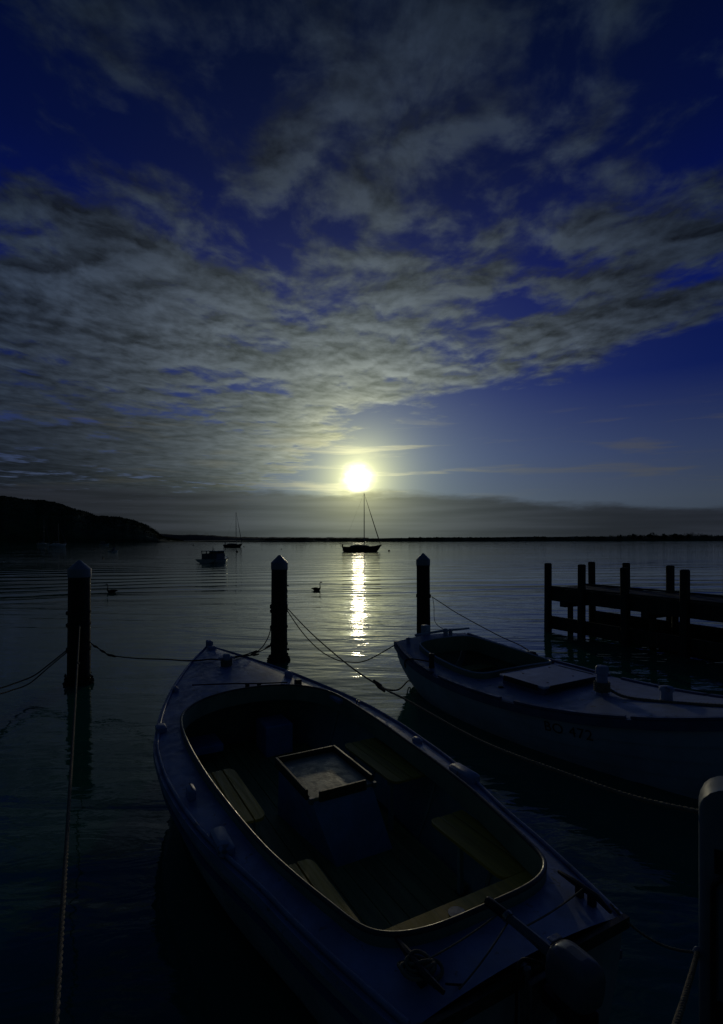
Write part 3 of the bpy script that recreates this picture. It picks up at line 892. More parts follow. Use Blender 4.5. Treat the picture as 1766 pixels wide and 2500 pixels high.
# ------------------------------------------------------------------ outboard motor on the launch
def build_outboard():
    p = B1(0, .03, 0)
    t = thing('outboard_motor', (p.x, p.y, 0), math.atan2(B1_AX[1], B1_AX[0]), 'grey tiller outboard motor clamped to the launch transom', 'motor')
    # local x forward; the engine hangs behind the transom
    c = MB()
    prof = [(.0, .60, .62), (.012, .74, .80), (.035, .95, .96), (.08, 1.0, 1.0), (.13, 1.0, .97), (.165, .92, .86), (.185, .70, .62), (.19, .35, .3)]
    rows = []
    for z, kx, ky in prof:
        row = []
        for i in range(25):
            a = 2 * PI * i / 24; ca, sa = math.cos(a), math.sin(a)
            ex = 2 / 4.2
            xx = math.copysign(abs(ca) ** ex, ca) * .105 * kx; yy = math.copysign(abs(sa) ** ex, sa) * .068 * ky
            row.append((-.185 + xx - (.10 * z), yy, .62 + z))
        rows.append(row)
    c.grid(rows); c.add(rows[-1][:-1], [tuple(range(24))])
    c.build('cowling', M_motor, t, angle=50)
    MB().box(-.27, -.07, -.055, .055, .54, .625, .015).build('lower_cover', M_black, t, angle=40)
    leg = MB()
    leg.tube([(-.17, 0, .55), (-.19, 0, .1), (-.20, 0, -.28)], [.06, .05, .045], 10, sy=.6)
    leg.build('leg', M_motor, t)
    MB().box(-.42, -.12, -.09, .09, .02, .034, .005).build('cavitation_plate', M_motor, t)
    cl = MB().box(-.035, .05, -.09, -.055, .40, .66, .008); cl.box(-.035, .05, .055, .09, .40, .66, .008); cl.box(-.06, -.032, -.09, .09, .42, .62, .006)
    cl.tube([(.05, -.072, .52), (.12, -.072, .52)], .012, 8); cl.tube([(.05, .072, .52), (.12, .072, .52)], .012, 8)
    cl.build('clamp_bracket', M_galv, t, angle=40)
    ti = MB().tube([(-.10, 0, .725), (.0, .03, .755), (.10, .06, .78)], [.024, .021, .019], 10)
    arm = ti.build('tiller_arm', M_motor, t)
    MB().tube([(.10, .06, .78), (.19, .087, .80), (.20, .09, .803)], [.022, .022, .016], 12).build('grip', M_black, arm)
    MB().lathe([(.025, -.010), (.027, 0), (.025, .010)], 12).xf(Matrix.Translation((.10, .06, .78)) @ Matrix.Rotation(R(74), 4, 'Y')).build('grip_collar', M_metal, arm)
    pr = MB()
    for k in range(3):
        a = k * 2 * PI / 3
        pr.add([(-.30, 0, -.26), (-.33, math.cos(a - .4) * .13, -.26 + math.sin(a - .4) * .13), (-.29, math.cos(a + .4) * .13, -.26 + math.sin(a + .4) * .13)], [(0, 1, 2)])
    pr.tube([(-.12, 0, -.26), (-.2, 0, -.26), (-.34, 0, -.26)], [.02, .045, .02], 10)
    pr.build('propeller', M_metal, t)
    MB().tube(smooth_path([(-.08, .05, .70), (-.03, .12, .70), (-.05, .16, .55), (-.03, .14, .40), (.0, .1, .30)], 24), .007, 6).build('fuel_hose', M_black, t)
    MB().box(-.115, -.085, -.03, .03, .795, .803, .003).build('cowl_catch', M_metal, t)
build_outboard()

# ------------------------------------------------------------------ boat two: half decked clinker boat
B2_ANG = R(30)
B2_AX = (math.sin(B2_ANG), -math.cos(B2_ANG))
B2_ST = (1.193, 8.95)
l2 = Lines(5.65, [(0, .74), (.3, .84), (.6, .92), (1.0, 1.0), (1.5, 1.05), (2.0, 1.06), (2.5, 1.03), (3.0, .97), (3.5, .87), (4.0, .73), (4.5, .56), (5.0, .36), (5.4, .17), (5.65, .015)],
           [(0, .72), (.6, .61), (1.2, .55), (1.8, .515), (2.4, .51), (3.0, .53), (3.6, .585), (4.2, .68), (4.8, .82), (5.65, 1.06)],
           [(0, -.02), (.4, -.20), (1.0, -.36), (2.5, -.44), (4.2, -.40), (4.9, -.26), (5.3, .1), (5.65, .98)], a=.72, b=1.3)
def B2(s, p, z):
    ax = Vector((B2_AX[0], B2_AX[1], 0)); pr = Vector((B2_AX[1], -B2_AX[0], 0))
    return Vector((B2_ST[0], B2_ST[1], z)) + ax * s + pr * p

def build_decked_boat():
    t = boat_empty('decked_boat', B2_ST, B2_AX, 'half decked clinker boat with square hatch and lettering BO 472 on its bow', 'boat')
    m, rows = hull_mesh(l2, 16, 60, inset=.012)
    hull = m.build('hull', M_hull2, t, angle=60)
    tr = rows[0]; MB().add([(x - .001, y, z) for x, y, z in tr], [tuple(range(len(tr)))]).build('transom', M_hull2, t, smooth=False)
    NS = 9                                   # clinker strakes, each a plank lapping the one below
    cuts = [(.16 + .84 * k / NS) for k in range(NS + 1)]
    for sg in (-1, 1):
        for k in range(NS):
            rows = []
            for i in range(56):
                s = l2.L * (1 - (1 - i / 55) ** 1.3) * .999
                fade = min(1, max(.12, (l2.L - s) / .5))
                row = []
                for q in range(4):
                    tt = cuts[k] - .012 + (cuts[k + 1] - cuts[k] + .012) * q / 3
                    y, z = l2.sec(s, min(tt, 1))
                    o = (.013 * (1 - q / 3) - .002) * fade
                    row.append((s, sg * (y + o), z - .0005 * k))
                y, z = l2.sec(s, cuts[k] - .012); row.insert(0, (s, sg * max(y - .012, 0), z))
                rows.append(row)
            MB().grid(rows, flip=sg > 0).build('strake', M_hull2 if k > 1 else M_foul, t, angle=40)
    op = half_loop([(.36, 0), (.37, .35), (.40, .52), (.50, .60), (.8, .68), (1.3, .74), (1.7, .74), (1.88, .70), (1.97, .58), (1.99, .3), (2.0, 0)])
    CM = .055
    build_deck(l2, op, (1.2, 0), CM).build('deck', M_white2, t, angle=60)
    dz = lambda s, y: deck_z(l2, s, y, CM)
    cp = [(s, y, dz(s, y)) for s, y in op]
    co = MB().sweep(cp, [(-.012, -.16), (.014, -.16), (.014, .075), (-.012, .075)], closed=True).build('coaming', M_innerdk, t, angle=40)
    MB().loop_tube([(s, y, z + .078) for s, y, z in cp], .013, 8).build('coaming_cap', M_hull2, co, angle=80)
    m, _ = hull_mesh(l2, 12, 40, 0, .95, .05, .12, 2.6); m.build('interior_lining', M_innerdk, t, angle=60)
    for k in range(-5, 5):
        MB().box(.6, 2.5, k * .12 + .003, (k + 1) * .12 - .003, .03, .055 - .001 * (k % 2)).build('floor_board', M_floor, t)
    MB().box(.55, .80, -.72, .72, .30, .325, .005).build('thwart', M_floor, t)
    # gunwale: capping in lengths with small gaps, as it is on the near side
    for sg in (-1, 1):
        path = [(s, sg * (l2.hb(s) + .012), l2.sheer(s) - .045) for s in np.linspace(0, 5.62, 90)]
        MB().sweep(path, [(-.018, -.045), (.018, -.045), (.018, .045), (-.018, .045)]).build('gunwale', M_trim, t, angle=40)
        for a, b in ((.05, 1.35), (1.52, 2.62), (2.82, 4.0), (4.05, 5.55)):
            path = [(s, sg * (l2.hb(s) - .004), l2.sheer(s) + .018) for s in np.linspace(a, b, 24)]
            MB().sweep(path, [(-.026, -.012), (.026, -.012), (.026, .014), (-.026, .014)]).build('capping_rail', M_trim, t, angle=40)
    MB().sweep([(-.002, y, .70) for y in np.linspace(-.75, .75, 12)], [(.0, -.05), (.04, -.05), (.04, .03), (.0, .03)]).build('transom_cap', M_trim, t)
    # square hatch
    s0, s1, y0, y1 = 2.20, 2.92, -.62, .38
    zt = dz(2.5, 0) + .105
    hb_ = MB().box(s0 + .03, s1 - .03, y0 + .03, y1 - .03, zt - .16, zt - .026, .004).build('hatch_coaming', M_trim, t, angle=30)
    MB().box(s0, s1, y0, y1, zt - .025, zt, .006).build('hatch_lid', M_hatch, hb_, angle=30)
    for q in ((s0 + .09, s1 - .09, y0 - .014, y0 - .001), (s0 + .09, s1 - .09, y1 + .001, y1 + .014), (s0 - .014, s0 - .001, y0 + .09, y1 - .09), (s1 + .001, s1 + .014, y0 + .09, y1 - .09)):
        MB().box(*q, zt - .06, zt + .006, .003).build('hatch_edging', M_dark, hb_, angle=30)
    for sx, sy in ((2.35, -.35), (2.75, .1), (2.3, .2), (2.8, -.42)):
        MB().lathe([(.014, zt), (.014, zt + .003), (.004, zt + .004)], 8, (sx, sy)).build('lid_bolt', M_dark, hb_)
    # samson post, bollard and other fittings
    def bollard(name, s, p, r, h, head, material=M_white2):
        z = dz(s, -p)
        MB().lathe([(r * 1.25, z - .02), (r * 1.15, z + .01), (r, z + .03), (r * .96, z + h * .7), (r * head, z + h * .74), (r * head, z + h * .93), (r * head * .8, z + h), (r * .2, z + h + .006)], 16, (s, -p)).build(name, material, t, angle=40)
    bollard('samson_post', 3.30, .10, .062, .33, 1.16)
    bollard('bow_bollard', 4.0, .03, .058, .16, 1.25)
    rp = MB(); z = dz(3.3, -.1)
    for k in range(5):
        rp.loop_tube([(3.30 + .078 * math.cos(a), -.10 + .078 * math.sin(a), z + .05 + k * .022) for a in np.linspace(0, 2 * PI, 22, endpoint=False)], .0125, 6)
    rp.build('rope_turns', M_rope, t, angle=80)
    bollard('deck_post', 1.16, .90, .038, .20, 1.15, M_dark)
    bollard('deck_post', .16, .60, .030, .09, 1.3)
    MB().box(1.32, 1.45, .80, .92, dz(1.4, .86) - .01, dz(1.4, .86) + .09, .012).build('winch_block', M_dark, t, angle=40)
    MB().box(1.5, 1.78, .84, .93, dz(1.6, .9) - .01, dz(1.6, .9) + .03, .012).build('chock', M_dark, t, angle=40)
    MB().lathe([(.001, .0), (.03, 0), (.035, .012), (.02, .02), (.001, .02)], 12, (2.33, -.72)).build('deck_filler', M_dark, t, loc=(0, 0, dz(2.33, -.72)))
    # rudder head and tiller bar lying across the stern deck
    ru = MB().box(-.16, -.02, -.03, .03, -.35, .62, .01); ru.box(-.14, .0, -.055, .055, .60, .93, .012)
    ru.xf(Matrix.Translation((0, -.08, 0))).build('rudder', M_hull2, t, angle=40)
    ti = MB().tube([(.10, -.42, dz(.1, -.4) + .075), (.10, .15, dz(.1, .2) + .085), (.12, .72, dz(.1, .5) + .10)], [.020, .022, .016], 8)
    ti.box(.07, .14, .18, .24, dz(.1, .2) - .01, dz(.1, .2) + .12, .01); ti.box(.07, .14, .30, .34, dz(.1, .3) - .01, dz(.1, .3) + .11, .01)
    ti.build('tiller_bar', M_hull2, t, angle=40)
    # registration lettering on the starboard bow
    cu = bpy.data.curves.new('lettering', 'FONT'); cu.body = 'BO 472'; cu.size = .155; cu.extrude = 0; cu.space_character = 1.08
    tmp = bpy.data.objects.new('lettering', cu); link(tmp)
    bpy.context.view_layer.update()
    me = bpy.data.meshes.new_from_object(tmp.evaluated_get(bpy.context.evaluated_depsgraph_get()))
    bpy.data.objects.remove(tmp)
    import bmesh
    bm = bmesh.new(); bm.from_mesh(me); bmesh.ops.triangulate(bm, faces=bm.faces[:])
    bmesh.ops.subdivide_edges(bm, edges=[e for e in bm.edges if e.calc_length() > .03], cuts=2)
    for v in bm.verts:
        s = 3.18 + v.co.x; z = l2.sheer(s) - .225 + v.co.y - .06 * v.co.x
        y = l2.at_z(s, z)
        v.co = (s, -(y + .016), z)
    bm.to_mesh(me); bm.free(); me.materials.clear(); me.materials.append(M_letter)
    o = link(bpy.data.objects.new('lettering', me)); o.parent = t
    return t
build_decked_boat()

# ------------------------------------------------------------------ ropes between boats, piles and jetty
def around(key, a_deg, z):
    x, y, r = PILES[key]; a = R(a_deg); return Vector((x + math.cos(a) * (r + .012), y + math.sin(a) * (r + .012), z))
def pile_loop(parent, key, z, r=.011, turns=2):
    x, y, pr = PILES[key]; m = MB()
    for k in range(turns):
        m.loop_tube([(x + (pr + r * .8) * math.cos(a), y + (pr + r * .8) * math.sin(a), z + k * r * 1.9 + .02 * math.sin(a)) for a in np.linspace(0, 2 * PI, 32, endpoint=False)], r, 6)
    o = m.build('pile_loop', M_ropedk, None, angle=80); o.parent = parent
    return o

PED = Vector((1.405, 2.2, 0))
# long line from the left pile to the jetty the photograph was taken from
a = ray(194, 1523, PILES['l'][1] - PILES['l'][2] - .01)
b = ray(128, 2530, 1.55)
r1 = rope('straight pale mooring rope running down from the capped pile beside the launch', sag(a, b, .03), .0105, M_rope, .10)
kn = ray(179, 1701, 6.4)
tpar = (a.y - 6.0) / (a.y - b.y); kp = sag(a, b, .03, 40)[int(tpar * 40)]
MB().tube([kp + Vector((-.004, .04, .001)), kp + Vector((0, 0, .0)), kp + Vector((.004, -.04, -.001))], [.012, .022, .012], 8).build('knot', M_ropedk, r1)
pile_loop(r1, 'l', a.z - .02)
# left pile -> out of the frame
ya = PILES['l'][1]
dl = [ya, 8.5, 8.15, 7.75, 7.35, 6.8, 6.0, 5.2]
pts = [ray(u, v, d) for (u, v), d in zip([(163, 1583), (120, 1617), (82, 1645), (40, 1662), (0, 1675), (-60, 1688), (-180, 1695), (-330, 1680)], dl)]
r2 = rope('slack dark rope drooping away from the outer side of the rope hung pile', smooth_path(pts, 70), .0115, M_ropedk)
pile_loop(r2, 'l', pts[0].z, turns=3)
pts = [ray(u, v, d - .08) for (u, v), d in zip([(163, 1588), (118, 1625), (71, 1664), (30, 1680), (0, 1689), (-60, 1702), (-180, 1710), (-330, 1697)], dl)]
rope('slack dark rope drooping away just below its twin from the rope hung pile', smooth_path(pts, 70), .0105, M_ropedk)
# left pile -> launch bow, port side
e = B1(5.35, -.34, l1.sheer(5.35) + .02)
pts = [ray(206, 1541, ya - .15), ray(217, 1563, ya - .12), ray(243, 1582, ya - .2), ray(268, 1596, ya - .3), ray(327, 1604, ya - .55), ray(400, 1607, 7.6), e, B1(5.15, -.12, l1.sheer(5.2) + .07), B1(4.94, -.05, l1.sheer(4.9) + .12)]
r3 = rope('knotted rope hanging between the rope hung pile and the launch bow', smooth_path(pts, 90), .010, M_ropedk)
kn = MB()
for q in (ray(232, 1575, ya - .17), ray(250, 1587, ya - .23), ray(265, 1596, ya - .29), ray(275, 1598, ya - .32)):
    kn.tube([q + Vector((-.05, .02, .015)), q, q + Vector((.05, -.02, -.012))], [.010, .021, .010], 8)
kn.build('knot', M_ropedk, r3); pile_loop(r3, 'l', 1.18)
# middle pile -> launch bow, starboard side: two lines
xm, ym, rm = PILES['m']
e2 = B1(5.30, .36, l1.sheer(5.3) + .02)
pts = [ray(661, 1530, ym - .02), ray(655, 1552, ym - .3), ray(640, 1578, ym - 1.0), ray(617, 1598, ym - 2.0), e2 + Vector((.12, .25, -.03)), e2, B1(5.1, .16, l1.sheer(5.1) + .09), B1(4.93, .04, l1.sheer(4.9) + .13)]
r4 = rope('slack rope from the pile beyond the launch bow to the bow, the higher of two', smooth_path(pts, 90), .010, M_ropedk)
pile_loop(r4, 'm', ray(661, 1530, ym).z)
pts = [ray(661, 1572, ym - .02), ray(652, 1580, ym - .3), ray(636, 1588, ym - 1.0), ray(612, 1597, ym - 2.0), e2 + Vector((.10, .22, .02)), e2 + Vector((0, 0, .015)), B1(5.12, .14, l1.sheer(5.1) + .07)]
r5 = rope('short knotted rope from the pile beyond the launch bow to the bow, the lower', smooth_path(pts, 80), .010, M_ropedk)
q = ray(655, 1577, ym - .2); MB().tube([q + Vector((.05, .1, .02)), q, q + Vector((-.05, -.1, -.02))], [.011, .026, .011], 8).build('knot', M_ropedk, r5)
pile_loop(r5, 'm', ray(661, 1572, ym).z)
# middle pile -> jetty post (long line passing between the boats), with a branch to the decked boat
pa = ray(699, 1482, ym - .02); pe = Vector((PED.x + .03, PED.y + .03, ray(1700, 1996, PED.y).z))
ctrl = [(699, 1482, 0.0), (760, 1546, .17), (845, 1620, .38), (925, 1675, .565), (985, 1706, .66), (1044, 1740, .73), (1130, 1789, .80), (1220, 1832, .855), (1380, 1892, .915), (1541, 1948, .96)]
pts = [ray(u, v, ym + (PED.y - ym) * k) for u, v, k in ctrl] + [pe]
r6 = rope('long rope running between the two boats from the far pile to the white cladding', smooth_path(pts, 120), .0105, M_rope, .085)
pile_loop(r6, 'm', pa.z, turns=3)
j = pts[3]; h0 = B2(.10, l2.at_z(.1, .10) + .01, .10)
pts2 = [j, j + Vector((.12, .3, -.13)), j.lerp(h0, .55) + Vector((0, 0, -.10)), h0 + Vector((-.05, -.03, -.02)), h0, B2(.45, l2.at_z(.45, .45) + .02, .45), B2(.7, l2.hb(.7) + .03, l2.sheer(.7) + .01), B2(1.14, .93, l2.sheer(1.14) + .10)]
r7 = rope('dark rope looping from the long rope up the stern quarter of the decked boat', smooth_path(pts2, 80), .011, M_ropedk)
MB().tube([j + Vector((-.06, .12, .03)), j, j + Vector((.05, -.1, -.03))], [.012, .03, .012], 8).build('knot', M_ropedk, r7)
# middle pile -> stern corner of the decked boat
es = B2(.02, .74, .69)
pts = [ray(699, 1487, ym - .02), ray(735, 1540, ym - .35), ray(775, 1583, ym - .75), ray(815, 1608, ym - 1.1), ray(850, 1616, ym - 1.4), ray(895, 1612, ym - 1.7), es]
r8 = rope('slack rope from the pile beyond the launch to the stern corner of the decked boat', smooth_path(pts, 90), .010, M_ropedk)
pile_loop(r8, 'm', pts[0].z - .04)
# right pile -> decked boat
xr, yr, rr_ = PILES['r']
pA = ray(1054, 1458, yr - .02)
pts = [pA, ray(1080, 1475, yr - .35), ray(1117, 1499, yr - .9), ray(1210, 1550, yr - 2.3), ray(1270, 1578, yr - 3.2), B2(1.42, -.86, l2.sheer(1.42) + .08)]
r9 = rope('taut dark rope from pile behind the stern to decked boat far gunwale', smooth_path(pts, 80), .010, M_ropedk)
pile_loop(r9, 'r', pA.z, turns=3)
pts = [pA + Vector((.02, 0, -.02)), ray(1059, 1480, yr - .2), ray(1062, 1520, yr - .9), B2(.10, -.28, .80)]
rope('thin rope hanging down beside the pile to the stern of the decked boat', smooth_path(pts, 40), .007, M_ropedk)
# samson post -> bow of the decked boat
pts = [B2(3.37, .13, deck_z(l2, 3.37, -.13, .055) + .10), B2(3.6, .14, deck_z(l2, 3.6, -.14, .055) + .03), B2(3.95, .11, deck_z(l2, 3.95, -.11, .055) + .018), B2(4.2, .10, deck_z(l2, 4.2, -.1, .055) + .018), B2(4.7, .14, deck_z(l2, 4.7, -.14, .055) + .018), B2(5.3, .12, l2.sheer(5.3) + .04), B2(5.75, .05, l2.sheer(5.6) + .02), B2(6.1, -.05, .7), B2(6.6, -.2, .25), B2(7.0, -.3, -.3)]
rope('thick pale rope lying along the foredeck of the decked boat past its bollard', smooth_path(pts, 90), .017, M_rope, .11)
# launch stern lines
sc = B1(.05, .58, .66)
pk = Vector((PED.x + .008, PED.y + .02, ray(1702, 2337, PED.y).z))
r10 = rope('faint thin rope from the launch stern corner to the white cladding', sag(sc, pk, .06), .006, M_rope, .05)
r11 = rope('pale rope dropping from a knob on the white cladding toward the jetty', sag(pk, ray(1636, 2530, 1.45), .01), .010, M_rope)
MB().lathe([(.004, -.022), (.014, -.014), (.019, 0), (.014, .014), (.004, .022)], 12).xf(Matrix.Translation(pk)).build('knob', M_cap, r11)
g = 'thin cords on the launch stern'
cq = B1(.16, -.46, .70)
rope('thin cord stretched from the tiller grip to the launch quarter cleat', sag(B1(.13, -.04, .785), cq, .015), .0035, M_rope, .04, 'thin_cord', g, twist=False)
rope('second thin cord from the tiller arm to the launch quarter, nearer the transom', sag(B1(.09, -.03, .77), B1(.02, -.36, .665), .015), .0035, M_rope, .04, 'thin_cord', g, twist=False)
rope('thin cord lying across the stern deck to the curved cleat', sag(B1(.10, .06, .70), B1(.14, .50, .705), .012), .004, M_rope, .04, 'thin_cord', g, twist=False)
rope('thin cord along the transom from the coiled rope to the motor', sag(B1(.05, -.40, .68), B1(-.02, -.03, .66), .03), .0045, M_ropedk, .04, 'thin_cord', g, twist=False)
m = MB()
for k in range(5):
    c = B1(.16 + .012 * math.sin(k * 2.1), -.45 + .015 * math.cos(k * 1.7), .672 + .009 * k); rad = .066 - .007 * k
    m.loop_tube([c + Vector((math.cos(q) * rad * 1.25, math.sin(q) * rad * .7, .01 * math.sin(q * 2 + k))) for q in np.linspace(0, 2 * PI, 26, endpoint=False)], .0075, 6)
tag(m.build('coiled_rope', M_rope, angle=80), 'loose coil of rope lying on the launch quarter cleat', 'rope')

# ------------------------------------------------------------------ clad jetty pile at the picture edge
def build_pedestal():
    t = thing('clad_jetty_pile', (PED.x, PED.y, 0), R(-33), 'white clad jetty pile with rounded shoulders, dark recess and bent tube frame', 'pile')
    def rrect(w, d, r, z, n=6, ox=0.0):
        pts = []
        for cx, cy, a0 in ((w - r, r, -90), (w - r, d - r, 0), (r, d - r, 90), (r, r, 180)):
            for i in range(n + 1):
                a = R(a0 + 90 * i / n); pts.append((cx + r * math.cos(a), cy + r * math.sin(a), z))
        return pts
    W, D, ZT = .40, .16, 1.375
    m = MB(); rows = []
    for z, ins in [(-1.4, 0), (.4, 0), (ZT - .11, 0), (ZT - .085, .006), (ZT - .055, .02), (ZT - .03, .042), (ZT - .012, .072), (ZT, .12)]:
        p = rrect(W, D, .028, z)
        k = ins
        q = [(min(max(x, k), W - k), y, z_) for x, y, z_ in p]
        rows.append(q + [q[0]])
    m.grid(rows); m.add(rows[-1][:-1], [tuple(range(len(rows[-1]) - 1))])
    m.build('cladding', M_pvc, t, angle=40)
    # dark recessed opening and the tube frame around the inset panel on the near face
    MB().box(.055, .345, -.006, -.001, 1.02, 1.12, .002).build('dark_slot', M_black, t, angle=30)
    MB().box(.066, .334, -.010, -.001, .52, .995, .003).build('inset_panel', M_pvc, t, angle=30)
    path = smooth_path([(.05, -.022, .40), (.05, -.022, .52), (.05, -.022, .9), (.055, -.022, .98), (.085, -.022, 1.015), (.13, -.022, 1.022), (.27, -.022, 1.022), (.315, -.022, 1.015), (.345, -.022, .98), (.35, -.022, .9), (.35, -.022, .40)], 70)
    MB().tube(path, .011, 8).build('tube_frame', M_black, t, angle=80)
    MB().box(.06, .34, -.005, -.001, .38, .50, .002).build('dark_slot', M_black, t, angle=30)
build_pedestal()

# ------------------------------------------------------------------ jetty
def build_jetty():
    O = Vector((4.90, 13.72, 0)); ax = Vector((.473, -.881, 0))
    t = thing('jetty', O, math.atan2(ax.y, ax.x), 'weathered timber jetty with square posts rising above its deck', 'jetty')
    # local x along the jetty towards the shore, local y to the far side
    W, ZD, LEN = 1.44, 1.12, 8.2
    def post(x, y, top, w, seed):
        rr = np.random.default_rng(seed)
        m = MB(); h = w / 2; lx, ly = rr.normal() * .006, rr.normal() * .006
        ch = .018
        def ring(hh, z): return [(x + lx * z - hh + ch, y + ly * z - hh, z), (x + lx * z + hh - ch, y + ly * z - hh, z), (x + lx * z + hh, y + ly * z - hh + ch, z), (x + lx * z + hh, y + ly * z + hh - ch, z),
                                 (x + lx * z + hh - ch, y + ly * z + hh, z), (x + lx * z - hh + ch, y + ly * z + hh, z), (x + lx * z - hh, y + ly * z + hh - ch, z), (x + lx * z - hh, y + ly * z - hh + ch, z)]
        rings = [ring(h * 1.04, -2.5), ring(h * 1.03, .2), ring(h, 1.0), ring(h, top - .02), ring(h - .02, top)]
        v = [p for r_ in rings for p in r_]; f = [tuple(range(32, 40))]
        for k in range(4):
            for i in range(8): f.append((k * 8 + i, k * 8 + (i + 1) % 8, k * 8 + 8 + (i + 1) % 8, k * 8 + 8 + i))
        m.add(v, f).build('post', M_jetty, t, angle=30)
    for k, x in enumerate((0.02, 1.05, 2.22, 3.52, 4.8, 6.1, 7.4)):
        post(x, -.085, 1.765 + .012 * math.sin(k * 2.3), .147, 20 + k)
    for k, x in enumerate((.10, 1.12, 2.25, 3.5, 4.8, 6.1, 7.4)):
        post(x, W + .085, 1.765 + .012 * math.sin(k * 1.7), .145, 40 + k)
    for k, x in enumerate((.42, 2.62, 4.3, 6.0)):                       # inner piles below the deck
        for y in (.28, 1.10):
            MB().lathe([(.075, -2.5), (.07, .7)], 12, (x, y)).build('inner_pile', M_jetty, t)
        MB().box(x - .09, x + .09, -.01, W + .01, .66, .80, .008).build('crosshead', M_jetty, t, angle=30)
    for y in (.02, .5, .94, 1.36):
        MB().box(.0, LEN, y, y + .09, .802, 1.075, .006).build('joist', M_jetty, t, angle=30)
    n = int(LEN / .148)
    for k in range(n):
        x0 = k * .148; e = rng.uniform(-.012, .012); dz_ = rng.uniform(-.003, .003)
        MB().box(x0 + .004, x0 + .143, -.005 + e, W + .005 + e, 1.077 + dz_, ZD + dz_, .004).build('plank', M_plank, t, angle=30)
    for y in (-.006, W - .054):
        MB().box(-.02, LEN, y, y + .06, ZD + .006, ZD + .05, .006).build('kerb_rail', M_plank, t, angle=30)
    MB().box(-.02, LEN, -.014, .012, .79, 1.07, .004).build('fascia_board', M_jetty, t, angle=30)
    # low walings tying the posts together
    for k, (a, b) in enumerate(((.0, 1.15), (1.0, 2.35), (2.1, 3.6), (3.4, 4.9), (4.7, 6.2), (6.0, 7.5))):
        MB().box(a, b, -.008 - .004 * (k % 2), .07, .06 - .006 * (k % 2), .39 - .006 * (k % 2), .008).build('waling', M_jetty, t, angle=30)
        MB().box(a + .1, b + .1, W - .07, W + .010 + .004 * (k % 2), .14 - .006 * (k % 2), .46 - .006 * (k % 2), .008).build('waling', M_jetty, t, angle=30)
build_jetty()

# ------------------------------------------------------------------ swans
def swan(u, v, head_right, sc, label, turn=0.0):
    p = at(u, v)
    t = thing('swan', (p.x, p.y, 0), turn + (0 if head_right else PI), label, 'swan', 'black swans on the water')
    path = [(-.245, 0, .095), (-.21, 0, .085), (-.15, 0, .062), (-.06, 0, .045), (.04, 0, .04), (.11, 0, .045), (.15, 0, .075), (.165, 0, .125), (.162, 0, .19), (.155, 0, .25), (.155, 0, .31), (.168, 0, .355), (.195, 0, .378), (.222, 0, .374), (.245, 0, .360), (.275, 0, .340)]
    rad = [.010, .028, .050, .066, .068, .06, .042, .028, .021, .018, .017, .018, .025, .024, .014, .006]
    wid = [1.4, 1.4, 1.35, 1.3, 1.25, 1.15, 1.0, 1, 1, 1, 1, 1, .9, .85, .8, .8]
    m = MB(); v_, f_ = [], []
    P = [Vector(q) for q in path]; seg = 12
    for i, q in enumerate(P):
        tt = (P[min(i + 1, len(P) - 1)] - P[max(i - 1, 0)]).normalized(); nn = Vector((-tt.z, 0, tt.x))
        for k in range(seg):
            a = 2 * PI * k / seg
            v_.append(q + nn * math.cos(a) * rad[i] + Vector((0, 1, 0)) * math.sin(a) * rad[i] * wid[i])
    for i in range(len(P) - 1):
        for k in range(seg):
            f_.append((i * seg + k, i * seg + (k + 1) % seg, (i + 1) * seg + (k + 1) % seg, (i + 1) * seg + k))
    f_ += [tuple(reversed(range(seg))), tuple(range((len(P) - 1) * seg, len(P) * seg))]
    m.add(v_, f_).build('body', M_swan, t, angle=80)
    for sg in (-1, 1):
        w = MB().grid([[(x, sg * (.05 + .055 * math.sin(PI * (.15 + .7 * k / 5)) * s), .04 + .07 * (1 - k / 5) * s + .015) for k in range(6)] for x, s in ((-.26, .35), (-.18, .8), (-.08, 1.05), (.02, 1.0), (.09, .6))])
        w.build('wing', M_swan, t, angle=80)
    MB().tube([(.228, 0, .370), (.25, 0, .358), (.282, 0, .338)], [.017, .013, .004], 8).build('beak', M_beak, t)
    t.scale = (sc, sc, sc)
swan(272, 1443, False, 1.0, 'black swan floating alone between two capped piles on dark water', R(10))
swan(773, 1440, True, .98, 'black swan floating in the open beside the sun glitter')
swan(692, 1449, True, .98, 'black swan half hidden behind the capped pile', R(-12))

# ------------------------------------------------------------------ far boats
def far_hull(L, beam, fb, overhang=.25, stern=.75, bowup=.25):
    hb = [(0, beam / 2 * stern), (L * .2, beam / 2 * .93), (L * .45, beam / 2), (L * .7, beam / 2 * .78), (L * .88, beam / 2 * .38), (L, .01)]
    sh = [(0, fb * .92), (L * .4, fb * .88), (L * .75, fb * 1.0), (L, fb * (1 + bowup))]
    kl = [(0, -.02 + overhang * .5), (L * .12, -.2), (L * .5, -.45), (L * .82, -.25), (L * .9, .05), (L, fb * (1 + bowup) * .92)]
    return Lines(L, hb, sh, kl)

